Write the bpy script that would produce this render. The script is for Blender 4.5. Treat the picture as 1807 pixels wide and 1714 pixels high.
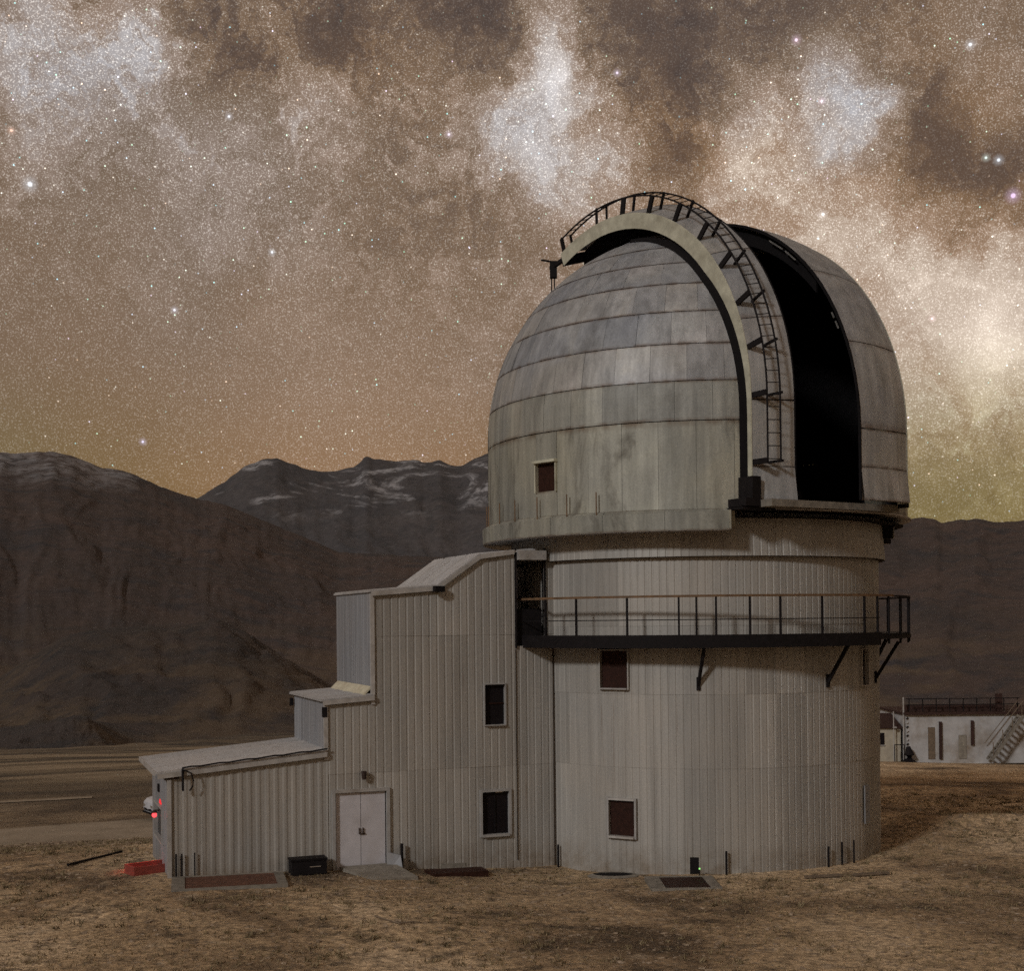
import bpy, bmesh, math, random
import numpy as np
from mathutils import Vector, Matrix
random.seed(7)
R_ = math.radians
sc = bpy.context.scene
for o in list(bpy.data.objects):
    bpy.data.objects.remove(o)
C = sc.collection

# ------------------------------------------------------------------ camera
CAM = Vector((-5.512, -40.32, 6.688))
cd = bpy.data.cameras.new('camera')
cam = bpy.data.objects.new('camera', cd); C.objects.link(cam)
PITCH, ROLL = 0.010364, 0.010128
fwd = Vector((0, math.cos(PITCH), math.sin(PITCH)))
up0 = Vector((0, -math.sin(PITCH), math.cos(PITCH))); r0 = Vector((1, 0, 0))
rgt = r0*math.cos(ROLL) - up0*math.sin(ROLL); upv = up0*math.cos(ROLL) + r0*math.sin(ROLL)
m = Matrix((rgt, upv, -fwd)).transposed().to_4x4(); m.translation = CAM
cam.matrix_world = m
cd.sensor_width = 36; cd.lens = 46.966; cd.shift_y = 0.1183
cd.clip_start = 0.1; cd.clip_end = 60000
sc.camera = cam

# ------------------------------------------------------------------ exposure
sc.view_settings.view_transform = 'Standard'; sc.view_settings.look = 'None'
sc.view_settings.exposure = 0; sc.view_settings.gamma = 1
sc.view_settings.use_curve_mapping = False
sc.cycles.max_bounces = 3; sc.cycles.diffuse_bounces = 2; sc.cycles.glossy_bounces = 2
sc.cycles.use_denoising = False
sc.cycles.use_adaptive_sampling = True; sc.cycles.adaptive_threshold = .022; sc.cycles.adaptive_min_samples = 12
sc.cycles.sample_clamp_indirect = 4

# ------------------------------------------------------------------ moon (the one sun lamp)
SUN_AZ, SUN_EL = 36, 27            # light travels to the right and away from the camera, from low on the left
t = Vector((math.sin(R_(SUN_AZ))*math.cos(R_(SUN_EL)), math.cos(R_(SUN_AZ))*math.cos(R_(SUN_EL)), -math.sin(R_(SUN_EL))))
sd = bpy.data.lights.new('moon', 'SUN'); sd.energy = 1.1; sd.angle = R_(6); sd.color = (1.0, 0.98, 0.95)
so = bpy.data.objects.new('moon', sd); C.objects.link(so); so.rotation_euler = t.to_track_quat('-Z', 'Y').to_euler()

# ------------------------------------------------------------------ world: the milky way
BLOBS=[(-19.8,22.8,3.2,.38,-.5),(-15.7,23.0,2.2,.38,-.4),(-18.0,20.6,3.4,.22,-.5),(-13.4,19.6,4.6,.17,-.9),(-9.5,19.0,3.4,.12,-.8),(-16.5,16.5,5.0,.08,-.9),(-7.1,20.1,2.4,.20,-.4),
(2.3,23.9,1.9,.58,.2),(2.5,22.4,1.8,.48,.1),(1.9,20.2,2.6,.44,-.5),(-.3,19.9,2.0,.26,-.5),(3.6,19.0,2.0,.24,0),(-4.4,23.4,2.2,.16,.7),(-1.9,22.0,2.0,.12,.7),(.5,21.6,1.2,.15,.7),
(9.6,20.6,1.8,.34,.4),(10.6,19.0,2.0,.22,.5),(14.0,21.6,1.6,.26,-.7),(14.9,20.3,1.3,.26,-.7),(15.7,19.3,1.4,.45,-.6),(13.2,19.6,1.6,.18,-.5),(17.6,22.6,1.6,.16,.6),(19.2,22.1,1.0,.2,-.5),
(21.0,12.2,2.8,.60,.6),(21.4,10.4,2.6,.50,.6),(18.9,14.8,2.2,.26,.8),(16.9,12.4,2.6,.22,.8),(12.1,17.4,3.2,.26,.8),(15.7,15.3,2.6,.2,.8),(18.6,10.0,4.0,.16,.8),(17.5,13.0,7.0,.30,.9),(8.5,15.0,6.5,.20,.8),(2.0,15.5,6.0,.10,.8),(18.5,6.5,5.0,.10,.0),(19.9,20.0,1.4,.14,.9),
(-8.2,9.6,6.5,.10,1.),(-4.9,8.6,6.0,.08,1.),
(-13.0,24.0,1.5,-.34,.3),(-17.4,24.0,1.1,-.22,.5),(-7.3,24.3,1.7,-.30,.3),(-12.2,22.5,1.5,-.24,.5),(-6.1,22.9,1.5,-.18,.5),(-9.6,22.2,1.6,-.14,.5),(-3.2,24.6,1.5,-.26,.1),(-1.1,24.5,1.6,-.42,-.3),(.3,22.9,.9,-.26,.4),(5.6,23.3,1.9,-.30,-.1),(7.6,24.0,2.4,-.34,-.3),(6.2,20.6,1.5,-.22,.8),(6.6,18.6,1.3,-.20,.9),(8.1,19.2,1.2,-.26,.9),(8.0,21.6,1.5,-.28,.4),(11.1,19.2,.7,-.3,-.2),(12.2,23.8,1.8,-.22,-.3),(17.6,20.5,2.0,-.34,-.3),(16.6,17.8,1.8,-.24,-.2),(18.4,17.2,2.0,-.34,-.2),(20.7,17.6,1.7,-.32,-.2),(20.2,15.3,1.3,-.28,.3),(15.8,24.0,1.8,-.14,-.2),(-16.9,18.6,2.2,-.12,.3),(-1.2,18.4,1.8,-.08,.5)]
STARS=[(-19.74,17.33,.22,(.8,.9,1.)),(20.78,16.43,.22,(.8,.6,1.)),(19.23,22.09,.15,(.8,.9,1)),(12.3,23.01,.15,(1,.75,.95)),(13.31,20.7,.12,(1,.75,.95)),(-11.8,20.46,.12,(.85,.9,1)),(-2.51,20.08,.12,(.9,.8,1)),(-15.4,7.51,.12,(.7,.7,1)),(-10.06,15.33,.12,(.8,.9,1)),(-20.43,19.23,.12,(1,.6,.45)),(13.3,16.42,.15,(1,1,1)),(-14.09,12.87,.12,(.8,.85,1)),(20.25,17.81,.15,(.8,.9,1)),(17.61,12.02,.12,(1,.75,.8)),(19.77,17.95,.12,(.8,1,.95)),(4.75,22.28,.12,(.9,.8,1)),(-5.8,11.82,.1,(.8,.85,1)),(15.7,19.39,.15,(1,1,1)),(1.12,22.46,.12,(1,1,1)),(20.04,12.14,.1,(1,.8,.3)),(20.82,5.08,.1,(.6,.65,1))]

def dirv(az, el):
    az, el = R_(az), R_(el)
    return (math.sin(az)*math.cos(el), math.cos(az)*math.cos(el), math.sin(el))

class NT:
    def __init__(s, tree): s.t = tree; s.n = tree.nodes; s.l = tree.links
    def put(s, sock, v):
        if isinstance(v, bpy.types.NodeSocket): s.l.new(v, sock)
        else: sock.default_value = v
    def new(s, typ, **kw):
        nd = s.n.new(typ)
        for k, v in kw.items(): setattr(nd, k, v)
        return nd
    def math(s, op, a, b=0.0, clamp=False):
        nd = s.new('ShaderNodeMath', operation=op, use_clamp=clamp); s.put(nd.inputs[0], a); s.put(nd.inputs[1], b); return nd.outputs[0]
    def vm(s, op, a, b=(0, 0, 0), scale=None):
        nd = s.new('ShaderNodeVectorMath', operation=op); s.put(nd.inputs[0], a)
        if op != 'SCALE': s.put(nd.inputs[1], b)
        if scale is not None: s.put(nd.inputs[3], scale)
        return nd.outputs['Value'] if op in ('DISTANCE', 'DOT_PRODUCT', 'LENGTH') else nd.outputs[0]
    def noise(s, vec, scale, detail=4, rough=.55, dist=0.0, out=0):
        nd = s.new('ShaderNodeTexNoise'); s.put(nd.inputs['Vector'], vec); nd.inputs['Scale'].default_value = scale
        nd.inputs['Detail'].default_value = detail; nd.inputs['Roughness'].default_value = rough; nd.inputs['Distortion'].default_value = dist
        return nd.outputs[out]
    def rng(s, v, a, b, c=0.0, d=1.0, smooth=False):
        nd = s.new('ShaderNodeMapRange'); nd.interpolation_type = 'SMOOTHSTEP' if smooth else 'LINEAR'
        s.put(nd.inputs[0], v)
        for i, x in enumerate((a, b, c, d)): nd.inputs[i+1].default_value = x
        return nd.outputs[0]
    def ramp(s, v, stops):
        nd = s.new('ShaderNodeValToRGB'); s.put(nd.inputs[0], v); e = nd.color_ramp.elements
        while len(e) < len(stops): e.new(.5)
        for q, (p, col) in zip(e, stops): q.position = p; q.color = (*col, 1) if len(col) == 3 else col
        return nd.outputs[0]
    def mix(s, f, a, b, mode='MIX'):
        nd = s.new('ShaderNodeMix', data_type='RGBA', blend_type=mode, clamp_result=False)
        s.put(nd.inputs[0], f)
        for i, v in ((6, a), (7, b)):
            if not isinstance(v, bpy.types.NodeSocket) and len(v) == 3: v = (*v, 1)
            s.put(nd.inputs[i], v)
        return nd.outputs[2]
    def sep(s, v):
        nd = s.new('ShaderNodeSeparateXYZ'); s.put(nd.inputs[0], v); return nd.outputs
    def comb(s, x, y, z):
        nd = s.new('ShaderNodeCombineXYZ')
        for i, v in enumerate((x, y, z)): s.put(nd.inputs[i], v)
        return nd.outputs[0]

w = bpy.data.worlds.new('World'); sc.world = w; w.use_nodes = True
w.node_tree.nodes.clear(); N = NT(w.node_tree)
dvec = N.new('ShaderNodeTexCoord').outputs['Generated']
warp = N.vm('SCALE', N.vm('SUBTRACT', N.noise(dvec, 15, 5, .62, 0, 1), (.5, .5, .5)), scale=.10)
dw = N.vm('ADD', dvec, warp)
B = 0.0; Wm = 0.0
for az, el, r, a, wa in BLOBS:
    g = N.rng(N.vm('DISTANCE', dw, dirv(az, el)), 0.0, R_(r)*1.7, a, 0.0, True)
    B = N.math('ADD', g, B)
    if abs(wa) > .45: Wm = N.math('ADD', N.math('MULTIPLY', g, 2.6*wa*(1 if a > 0 else -1)), Wm)
z = N.sep(dvec)[2]
band = N.math('ABSOLUTE', N.vm('DOT_PRODUCT', dw, Vector(dirv(-22, 26)).cross(Vector(dirv(24, 9))).normalized()))
bandf = N.rng(band, 0.0, .27, 1.0, 0.0, True)
mask = N.math('ADD', N.math('MULTIPLY', bandf, .65), N.rng(z, .2, .42, .03, .38))
n1 = N.math('SUBTRACT', N.noise(dw, 17, 4, .6), .5)
n2 = N.math('SUBTRACT', N.noise(dw, 55, 5, .68, .3), .5)
lane = N.math('MULTIPLY', N.rng(N.math('ABSOLUTE', n2), 0.0, .05, 1.0, 0.0, True), -.12)
B = N.math('ADD', N.math('MULTIPLY', B, .80), N.math('MULTIPLY', mask, N.math('ADD', N.math('ADD', N.math('MULTIPLY', n1, .80), N.math('ADD', lane, N.math('MULTIPLY', N.rng(N.math('ABSOLUTE', n1), 0.0, .05, 1.0, 0.0, True), -.13))), N.math('MULTIPLY', n2, .70))))
col = N.ramp(N.rng(B, -.6, 1.2), [(0, (.060, .046, .043)), (.2, (.112, .078, .060)), (.333, (.190, .130, .086)), (.47, (.30, .222, .172)), (.62, (.45, .395, .36)), (1, (.86, .82, .80))])
Wc = N.math('MAXIMUM', N.math('MINIMUM', N.math('ADD', Wm, N.math('MULTIPLY', N.math('SUBTRACT', N.noise(dvec, 6, 2, .5), .40), 1.2)), 1.0), -1.0)
col = N.mix(1.0, col, N.comb(N.math('ADD', N.math('MULTIPLY', Wc, .12), 1.0), 1.0, N.math('ADD', N.math('MULTIPLY', Wc, -.16), 1.02)), 'MULTIPLY')
low = N.rng(z, .06, .21, 1.0, 0.0, True)
ctr = N.rng(N.vm('DISTANCE', dvec, dirv(-6, 8)), .05, .30, 1.0, 0.0, True)           # warm airglow in the middle, greenish to both sides
glow = N.mix(ctr, (.96, 1.05, .62, 1), (1.15, .97, .69, 1))
col = N.mix(low, col, N.mix(1.0, col, glow, 'MULTIPLY'))
def stars(scale, rad, thr, gain, tint):
    v = N.new('ShaderNodeTexVoronoi', feature='F1'); v.inputs['Scale'].default_value = scale; v.inputs['Randomness'].default_value = 1
    N.put(v.inputs['Vector'], dvec)
    s_ = N.rng(v.outputs['Distance'], 0.0, rad, 1.0, 0.0, True)
    c_ = N.sep(v.outputs['Color'])
    b_ = N.math('MULTIPLY', s_, N.math('MULTIPLY', N.math('POWER', N.rng(c_[0], thr, 1.0), 2.2), gain))
    hue = N.mix(tint, (1, .95, .9, 1), N.ramp(c_[1], [(0, (1, .70, .5)), (.3, (1, 1, .9)), (.55, (.45, 1, .65)), (.72, (.35, .85, 1)), (.88, (.7, .8, 1)), (1, (1, .75, 1))]))
    return N.mix(1.0, hue, N.comb(b_, b_, b_), 'MULTIPLY')
dens = N.rng(B, -.25, .40, .28, 2.0)
fade = N.rng(z, .05, .3, .45, 1.0)
dn = N.math('MULTIPLY', dens, fade)
st = stars(215, .165, .30, 2.3, 1.0)
wrm = N.rng(N.noise(dvec, 1000, 1, .5), .52, .80, 0.0, .32)          # the unresolved carpet of faint stars
st = N.mix(1.0, st, N.comb(wrm, N.math('MULTIPLY', wrm, .95), N.math('MULTIPLY', wrm, .88)), 'ADD')
st = N.mix(1.0, st, N.comb(dn, dn, dn), 'MULTIPLY')
col = N.mix(1.0, col, st, 'ADD')
for az, el, r, cc in STARS[:16]:
    g = N.vm('DISTANCE', dvec, dirv(az, el))
    b_ = N.math('ADD', N.rng(g, 0.0, R_(r)*.55, 1.7, 0.0, True), N.rng(g, 0.0, R_(r)*1.9, .25, 0.0, True))
    col = N.mix(b_, col, (*cc, 1), 'ADD')
bg = N.new('ShaderNodeBackground'); N.put(bg.inputs[0], col); bg.inputs[1].default_value = 1.0
N.l.new(bg.outputs[0], N.new('ShaderNodeOutputWorld').inputs[0])

# ------------------------------------------------------------------ helpers
def root_off(p):
    while p is not None and p.parent is not None: p = p.parent
    return p.location.copy() if p is not None else Vector((0, 0, 0))
def obj(name, verts, faces, mat, parent=None, smooth=False):
    off = root_off(parent)
    me = bpy.data.meshes.new(name)
    me.from_pydata([(v[0]-off.x, v[1]-off.y, v[2]-off.z) for v in verts], [], faces)
    me.materials.append(mat)
    if smooth:
        for p in me.polygons: p.use_smooth = True
    me.update()
    o = bpy.data.objects.new(name, me); C.objects.link(o); o.parent = parent
    return o
def tag(o, label, cat=None, group=None, kind=None):
    if label: o['label'] = label
    if cat: o['category'] = cat
    if group: o['group'] = group
    if kind: o['kind'] = kind
    return o
def thing(name, loc, label, cat, group=None):
    o = bpy.data.objects.new(name, None); C.objects.link(o); o.location = loc; o.empty_display_size = .3
    return tag(o, label, cat, group)
class MB:
    def __init__(s): s.v = []; s.f = []
    def add(s, vs, fs):
        k = len(s.v); s.v += [tuple(v) for v in vs]; s.f += [tuple(i+k for i in f) for f in fs]; return s
    def hexa(s, p):   # 8 points: bottom 4 ccw, top 4 ccw
        return s.add(p, [(3, 2, 1, 0), (4, 5, 6, 7), (0, 1, 5, 4), (1, 2, 6, 5), (2, 3, 7, 6), (3, 0, 4, 7)])
    def box(s, c, d, rz=0.0):
        cx, cy, cz = c; a, b, h = d[0]/2, d[1]/2, d[2]/2; ca, sa = math.cos(rz), math.sin(rz)
        q = []
        for zz in (-h, h):
            for x, y in ((-a, -b), (a, -b), (a, b), (-a, b)): q.append((cx+x*ca-y*sa, cy+x*sa+y*ca, cz+zz))
        return s.hexa(q)
    def tube(s, path, r, n=8, cap=True, r1=None):
        P = [Vector(p) for p in path]; k0 = len(s.v); M = len(P)
        for i, p in enumerate(P):
            d = (P[min(i+1, M-1)] - P[max(i-1, 0)]).normalized()
            a = d.cross(Vector((0, 0, 1)))
            if a.length < 1e-3: a = d.cross(Vector((1, 0, 0)))
            a.normalize(); b = d.cross(a)
            rr = r if r1 is None else r + (r1-r)*i/(M-1)
            for j in range(n):
                th = 2*math.pi*j/n; s.v.append(tuple(p + a*rr*math.cos(th) + b*rr*math.sin(th)))
        for i in range(M-1):
            for j in range(n):
                j2 = (j+1) % n; s.f.append((k0+i*n+j, k0+i*n+j2, k0+(i+1)*n+j2, k0+(i+1)*n+j))
        if cap: s.f.append(tuple(k0+j for j in range(n))[::-1]); s.f.append(tuple(k0+(M-1)*n+j for j in range(n)))
        return s
    def bar(s, a, b, w_, h_):   # rectangular bar between two points
        a, b = Vector(a), Vector(b); d = (b-a).normalized(); x = d.cross(Vector((0, 0, 1)))
        if x.length < 1e-3: x = Vector((1, 0, 0))
        x.normalize(); y = x.cross(d).normalized(); x *= w_/2; y *= h_/2
        return s.hexa([a-x-y, a+x-y, a+x+y, a-x+y, b-x-y, b+x-y, b+x+y, b-x+y])
    def build(s, name, mat, parent=None, smooth=False): return obj(name, s.v, s.f, mat, parent, smooth)

# ---- numpy value noise for terrain
rs = np.random.RandomState(3); GR = rs.rand(256, 256)
def vnoise(x, y):
    xi = np.floor(x).astype(int); yi = np.floor(y).astype(int); fx = x-xi; fy = y-yi
    fx = fx*fx*(3-2*fx); fy = fy*fy*(3-2*fy)
    g = lambda a, b: GR[a % 256, b % 256]
    return (g(xi, yi)*(1-fx)+g(xi+1, yi)*fx)*(1-fy)+(g(xi, yi+1)*(1-fx)+g(xi+1, yi+1)*fx)*fy
def fbm(x, y, o=5, gain=.5):
    s_ = 0; a = 1; t_ = 0
    for i in range(o): s_ = s_+a*vnoise(x*2**i+17*i, y*2**i+31*i); t_ += a; a *= gain
    return s_/t_
def ridged(x, y, o=5, gain=.5):
    s_ = 0; a = 1; t_ = 0
    for i in range(o): s_ = s_+a*(1-abs(2*vnoise(x*2**i+11*i, y*2**i+7*i)-1))**1.5; t_ += a; a *= gain
    return s_/t_

# ------------------------------------------------------------------ materials
def material(name, rough=.6, metal=0.0):
    mt = bpy.data.materials.new(name); mt.use_nodes = True; k = NT(mt.node_tree)
    b = k.n['Principled BSDF']; b.inputs['Roughness'].default_value = rough; b.inputs['Metallic'].default_value = metal
    return mt, k, b
def plain(name, colr, rough=.6, metal=0.0, var=.25, scale=6.0, dirt=None, dirtamt=.35):
    mt, k, b = material(name, rough, metal)
    tc = k.new('ShaderNodeTexCoord'); ob = tc.outputs['Object']
    nz = k.noise(ob, scale, 5, .6)
    oi = k.new('ShaderNodeObjectInfo').outputs['Random']
    f = k.math('ADD', k.rng(nz, .3, .7, 1-var, 1+var), k.rng(oi, 0, 1, -var*.4, var*.4))
    cl = k.mix(1.0, colr, k.comb(f, f, f), 'MULTIPLY')
    if dirt: cl = k.mix(k.math('MULTIPLY', k.rng(k.noise(ob, scale*.37, 6, .65), .48, .7), dirtamt), cl, dirt)
    k.put(b.inputs['Base Color'], cl)
    if max(colr[:3]) < .06: b.inputs['Specular IOR Level'].default_value = .15
    k.put(b.inputs['Roughness'], k.rng(nz, .3, .7, rough-.08, min(1, rough+.1)))
    return mt
def cladding(name, base, warm, streak=.35, metal=.15, rough=.5, fineamt=.16):
    mt, k, b = material(name, rough, metal)
    ob = k.new('ShaderNodeTexCoord').outputs['Object']
    oi = k.new('ShaderNodeObjectInfo').outputs['Random']
    x, y, zz = k.sep(ob)
    big = k.noise(ob, .55, 4, .55)
    ver = k.noise(k.comb(k.math('MULTIPLY', x, 5.5), k.math('MULTIPLY', y, 5.5), k.math('MULTIPLY', zz, .22)), 1.0, 5, .62)
    fine = k.noise(ob, 26, 3, .7)
    cl = k.mix(k.rng(big, .32, .68), base, warm)
    g = k.math('MULTIPLY', k.rng(ver, .3, .72, 1-streak, 1+streak*.7), k.rng(fine, .2, .8, 1-fineamt, 1+fineamt))
    g = k.math('MULTIPLY', g, k.rng(oi, 0, 1, .88, 1.12))
    cl = k.mix(1.0, cl, k.comb(g, g, g), 'MULTIPLY')
    stain = k.math('MULTIPLY', k.rng(ver, .58, .78), k.rng(big, .42, .62))
    cl = k.mix(k.math('MULTIPLY', stain, .4), cl, (.13, .085, .05, 1))
    splash = k.math('MULTIPLY', k.rng(zz, .15, .75, 1, 0), k.rng(k.noise(ob, 2.2, 6, .7), .35, .65))     # mud splashed up from the soil
    cl = k.mix(k.math('MULTIPLY', splash, .65), cl, (.17, .125, .08, 1))
    runs = k.math('MULTIPLY', k.rng(k.noise(k.comb(k.math('MULTIPLY', x, 9), k.math('MULTIPLY', y, 9), k.math('MULTIPLY', zz, .16)), 1.0, 3, .6), .62, .72), k.rng(k.noise(ob, .8, 3, .6), .45, .6))
    cl = k.mix(k.math('MULTIPLY', runs, .45), cl, (.16, .095, .05, 1))
    k.put(b.inputs['Base Color'], cl); k.put(b.inputs['Roughness'], k.rng(ver, .3, .7, rough-.1, rough+.15))
    bp = k.new('ShaderNodeBump'); bp.inputs['Strength'].default_value = .12; bp.inputs['Distance'].default_value = .02
    k.put(bp.inputs['Height'], k.noise(ob, 5, 3, .5)); k.put(b.inputs['Normal'], bp.outputs[0])
    return mt
def domemetal(name, tint=(1, 1, 1), dark=.45):
    mt, k, b = material(name, .6, .5)
    tc = k.new('ShaderNodeTexCoord'); ob = tc.outputs['Object']; gen = tc.outputs['Generated']
    oi = k.new('ShaderNodeObjectInfo').outputs['Random']
    x, y, zz = k.sep(ob)
    big = k.noise(ob, .30, 5, .6, .6)
    smear = k.noise(k.comb(x, y, k.math('MULTIPLY', zz, .45)), .75, 6, .66, .5)
    ver = k.noise(k.comb(k.math('MULTIPLY', x, 3.2), k.math('MULTIPLY', y, 3.2), k.math('MULTIPLY', zz, .28)), 1.0, 6, .62)
    cl = k.ramp(big, [(.30, (.35, .355, .37)), (.46, (.42, .42, .415)), (.56, (.46, .45, .42)), (.68, (.50, .475, .45))])
    cl = k.mix(k.rng(oi, 0, 1, 0, .65), cl, (.28, .29, .31, 1))
    g = k.math('MULTIPLY', k.rng(ver, .3, .7, .70, 1.25), k.rng(k.noise(ob, 24, 3, .7), .2, .8, .80, 1.2))
    cl = k.mix(1.0, cl, k.comb(g, g, g), 'MULTIPLY')
    cl = k.mix(k.math('MULTIPLY', k.rng(smear, .54, .68), dark), cl, (.10, .088, .08, 1))
    cl = k.mix(k.math('MULTIPLY', k.rng(smear, .26, .38, 1, 0), .5), cl, (.50, .49, .47, 1))
    gz = k.sep(gen)[2]                                    # rust creeping from the seams of each sheet
    edge = k.math('MAXIMUM', k.rng(gz, 0.0, .09, 1, 0), k.rng(gz, .94, 1.0, 0, 1))
    edge = k.math('MULTIPLY', edge, k.rng(k.noise(ob, 3.0, 4, .6), .36, .6))
    cl = k.mix(k.math('MULTIPLY', edge, .7), cl, (.13, .07, .035, 1))
    k.put(b.inputs['Base Color'], k.mix(1.0, cl, (*tint, 1), 'MULTIPLY'))
    k.put(b.inputs['Roughness'], k.math('ADD', k.rng(smear, .3, .7, .58, .76), k.rng(oi, 0, 1, -.05, .08)))
    bp = k.new('ShaderNodeBump'); bp.inputs['Strength'].default_value = .3; bp.inputs['Distance'].default_value = .07
    k.put(bp.inputs['Height'], k.noise(ob, 1.1, 3, .5)); k.put(b.inputs['Normal'], bp.outputs[0])
    return mt
M = {}
M['clad'] = cladding('painted corrugated sheet', (.37, .364, .348, 1), (.405, .383, .35, 1), .17)
M['cladl'] = cladding('grey corrugated sheet', (.29, .305, .335, 1), (.32, .32, .335, 1), .16)
M['roof'] = cladding('roof sheet', (.43, .43, .44, 1), (.47, .45, .44, 1), .15, .2, .5, .06)
M['dome_low'] = domemetal('weathered dome sheet, lower', (1.0, .995, .87), .75)
M['dome_mid'] = domemetal('weathered dome sheet, middle', (.99, 1.0, .93), .35)
M['dome_pale'] = domemetal('weathered dome sheet, pale', (1.04, 1.05, 1.07), .25)
M['dome_top'] = domemetal('weathered dome sheet, upper', (.92, .96, 1.03), .4)
M['dome'] = M['dome_low']
M['flange'] = plain('dull shutter flange', (.56, .555, .45, 1), .5, .2, .22, 3, (.16, .13, .08, 1))
M['black'] = plain('black painted steel', (.012, .010, .011, 1), .7, .0, .3)
M['lining'] = plain('matt black lining', (.010, .009, .010, 1), .9, 0, .3)
M['seam'] = plain('dark rusty seam', (.055, .04, .03, 1), .8, 0, .4, 3)
M['rail'] = plain('rusty orange rail', (.16, .092, .045, 1), .7, .0, .35, 5)
M['trim'] = plain('pale trim', (.40, .385, .37, 1), .5, 0, .2, 4, (.2, .15, .1, 1))
M['white'] = plain('white painted door', (.58, .565, .60, 1), .45, 0, .08, 3, (.35, .3, .26, 1), .3)
M['whitef'] = plain('white frame', (.36, .352, .345, 1), .5, 0, .15, 4)
M['cream'] = plain('cream flashing', (.62, .58, .44, 1), .5, 0, .2, 5, (.25, .16, .08, 1))
M['wood'] = plain('brown shutter board', (.032, .013, .009, 1), .65, 0, .35, 9)
M['glass'] = plain('dark window pane', (.012, .010, .012, 1), .18, 0, .1)
M['conc'] = plain('old concrete', (.22, .20, .17, 1), .85, 0, .3, 5, (.09, .07, .05, 1))
M['rust'] = plain('rusted plate', (.13, .055, .032, 1), .8, 0, .35, 6, (.06, .03, .02, 1))
M['dirtwood'] = plain('weathered timber', (.16, .12, .085, 1), .8, 0, .3, 8)
M['lamp'] = plain('lamp housing', (.05, .035, .03, 1), .5)
M['redlit'] = plain('red lit trough', (.30, .06, .045, 1), .6, 0, .2, 5)  # red of the lamplight put into the base colour of the trough
M['polish'] = plain('bare aluminium strip', (.75, .74, .72, 1), .25, .8, .1)
mt, k, b = material('red lens'); b.inputs['Base Color'].default_value = (.6, .02, .02, 1)
b.inputs['Emission Color'].default_value = (1, .06, .07, 1); b.inputs['Emission Strength'].default_value = 2.2; M['redlens'] = mt
mt, k, b = material('red wall glow'); b.inputs['Base Color'].default_value = (.5, .02, .02, 1); b.inputs['Emission Color'].default_value = (1, .03, .04, 1); b.inputs['Emission Strength'].default_value = .8; M['reddim'] = mt
mt, k, b = material('green led'); b.inputs['Emission Color'].default_value = (.2, 1, .1, 1); b.inputs['Emission Strength'].default_value = 1.0; M['led'] = mt

# ------------------------------------------------------------------ ground
DL = [0, 38, 42, 60, 72, 80, 100, 150, 250, 500, 1000, 2000, 4000, 9000]
ZL = [.15, .15, .0, -2.55, -4.46, -4.65, -5.8, -10.3, -19.5, -41, -82, -160, -310, -330]
DR = [0, 44, 52, 68, 84, 100, 150, 250, 500, 1000, 2000, 4000, 9000]
ZR = [0, .0, -.35, -1.3, -2.15, -3.6, -10.0, -19.5, -41, -82, -160, -310, -330]
def sstep(x, a, b_):
    q = np.clip((x-a)/(b_-a), 0, 1); return q*q*(3-2*q)
def ground_z(x, y):
    x = np.asarray(x, float); y = np.asarray(y, float)
    dx, dy = x-CAM.x, y-CAM.y; D = np.hypot(dx, dy); az = np.arctan2(dx, dy)
    wr = sstep(az, -.16, .16)*(1-sstep(az, 1.8, 3.0))
    h = np.interp(D, DL, ZL)*(1-wr)+np.interp(D, DR, ZR)*wr
    h = h+4.6*np.clip(1-D/22, 0, 1)**2
    h = h+.16*np.exp(-((x+14)**2+(y+7)**2)/22)-.20*np.exp(-((x+5)**2+(y+3.5)**2)/12)
    near = np.exp(-(D/120)**2)
    h = h+near*(.10*(fbm(x*.22, y*.22, 4)-.5)+.05*(fbm(x*1.3+9, y*1.3, 3)-.5))
    far = sstep(D, 90, 400)
    h = h+far*np.minimum(D*.011, 30)*(fbm(x*.0065+3, y*.0065, 5)-.5)
    h = h+.35*np.exp(-((y-2.8-.1*(x-8))**2)/1.2)*sstep(x, 6.3, 7.3)*(1-sstep(x, 11, 15))      # low berm beside the tower
    return h
def polar_grid(azs, rads, zf):
    A, Rr = np.meshgrid(azs, rads); X = CAM.x+np.sin(A)*Rr; Y = CAM.y+np.cos(A)*Rr
    Z = zf(X, Y, A, Rr); nA = len(azs)
    V = np.stack([X, Y, Z], -1).reshape(-1, 3)
    i = np.arange(len(rads)-1)[:, None]*nA+np.arange(nA-1)[None]
    F = np.stack([i, i+1, i+1+nA, i+nA], -1).reshape(-1, 4)
    return V, F
def npobj(name, V, F, mat, parent=None, smooth=True):
    me = bpy.data.meshes.new(name); n = len(V); k_ = F.shape[1]
    me.vertices.add(n); me.vertices.foreach_set('co', np.ascontiguousarray(V, dtype=np.float32).ravel())
    me.loops.add(F.size); me.loops.foreach_set('vertex_index', np.ascontiguousarray(F, dtype=np.int32).ravel())
    me.polygons.add(len(F)); me.polygons.foreach_set('loop_start', np.arange(0, F.size, k_, dtype=np.int32))
    me.polygons.foreach_set('loop_total', np.full(len(F), k_, dtype=np.int32))
    me.polygons.foreach_set('use_smooth', np.full(len(F), smooth, dtype=bool))
    me.materials.append(mat); me.update(calc_edges=True); me.validate()
    o = bpy.data.objects.new(name, me); C.objects.link(o); o.parent = parent
    return o
azs = np.radians(np.concatenate([np.linspace(-180, -26, 90), np.linspace(-25.8, 25.8, 480), np.linspace(26, 180, 90)]))
rads = np.concatenate([[.3, 2, 5, 8, 11, 14, 17], np.linspace(19, 60, 190), np.geomspace(60.5, 9000, 170)])
V, F = polar_grid(azs, rads, lambda X, Y, A, Rr: ground_z(X, Y))
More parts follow.
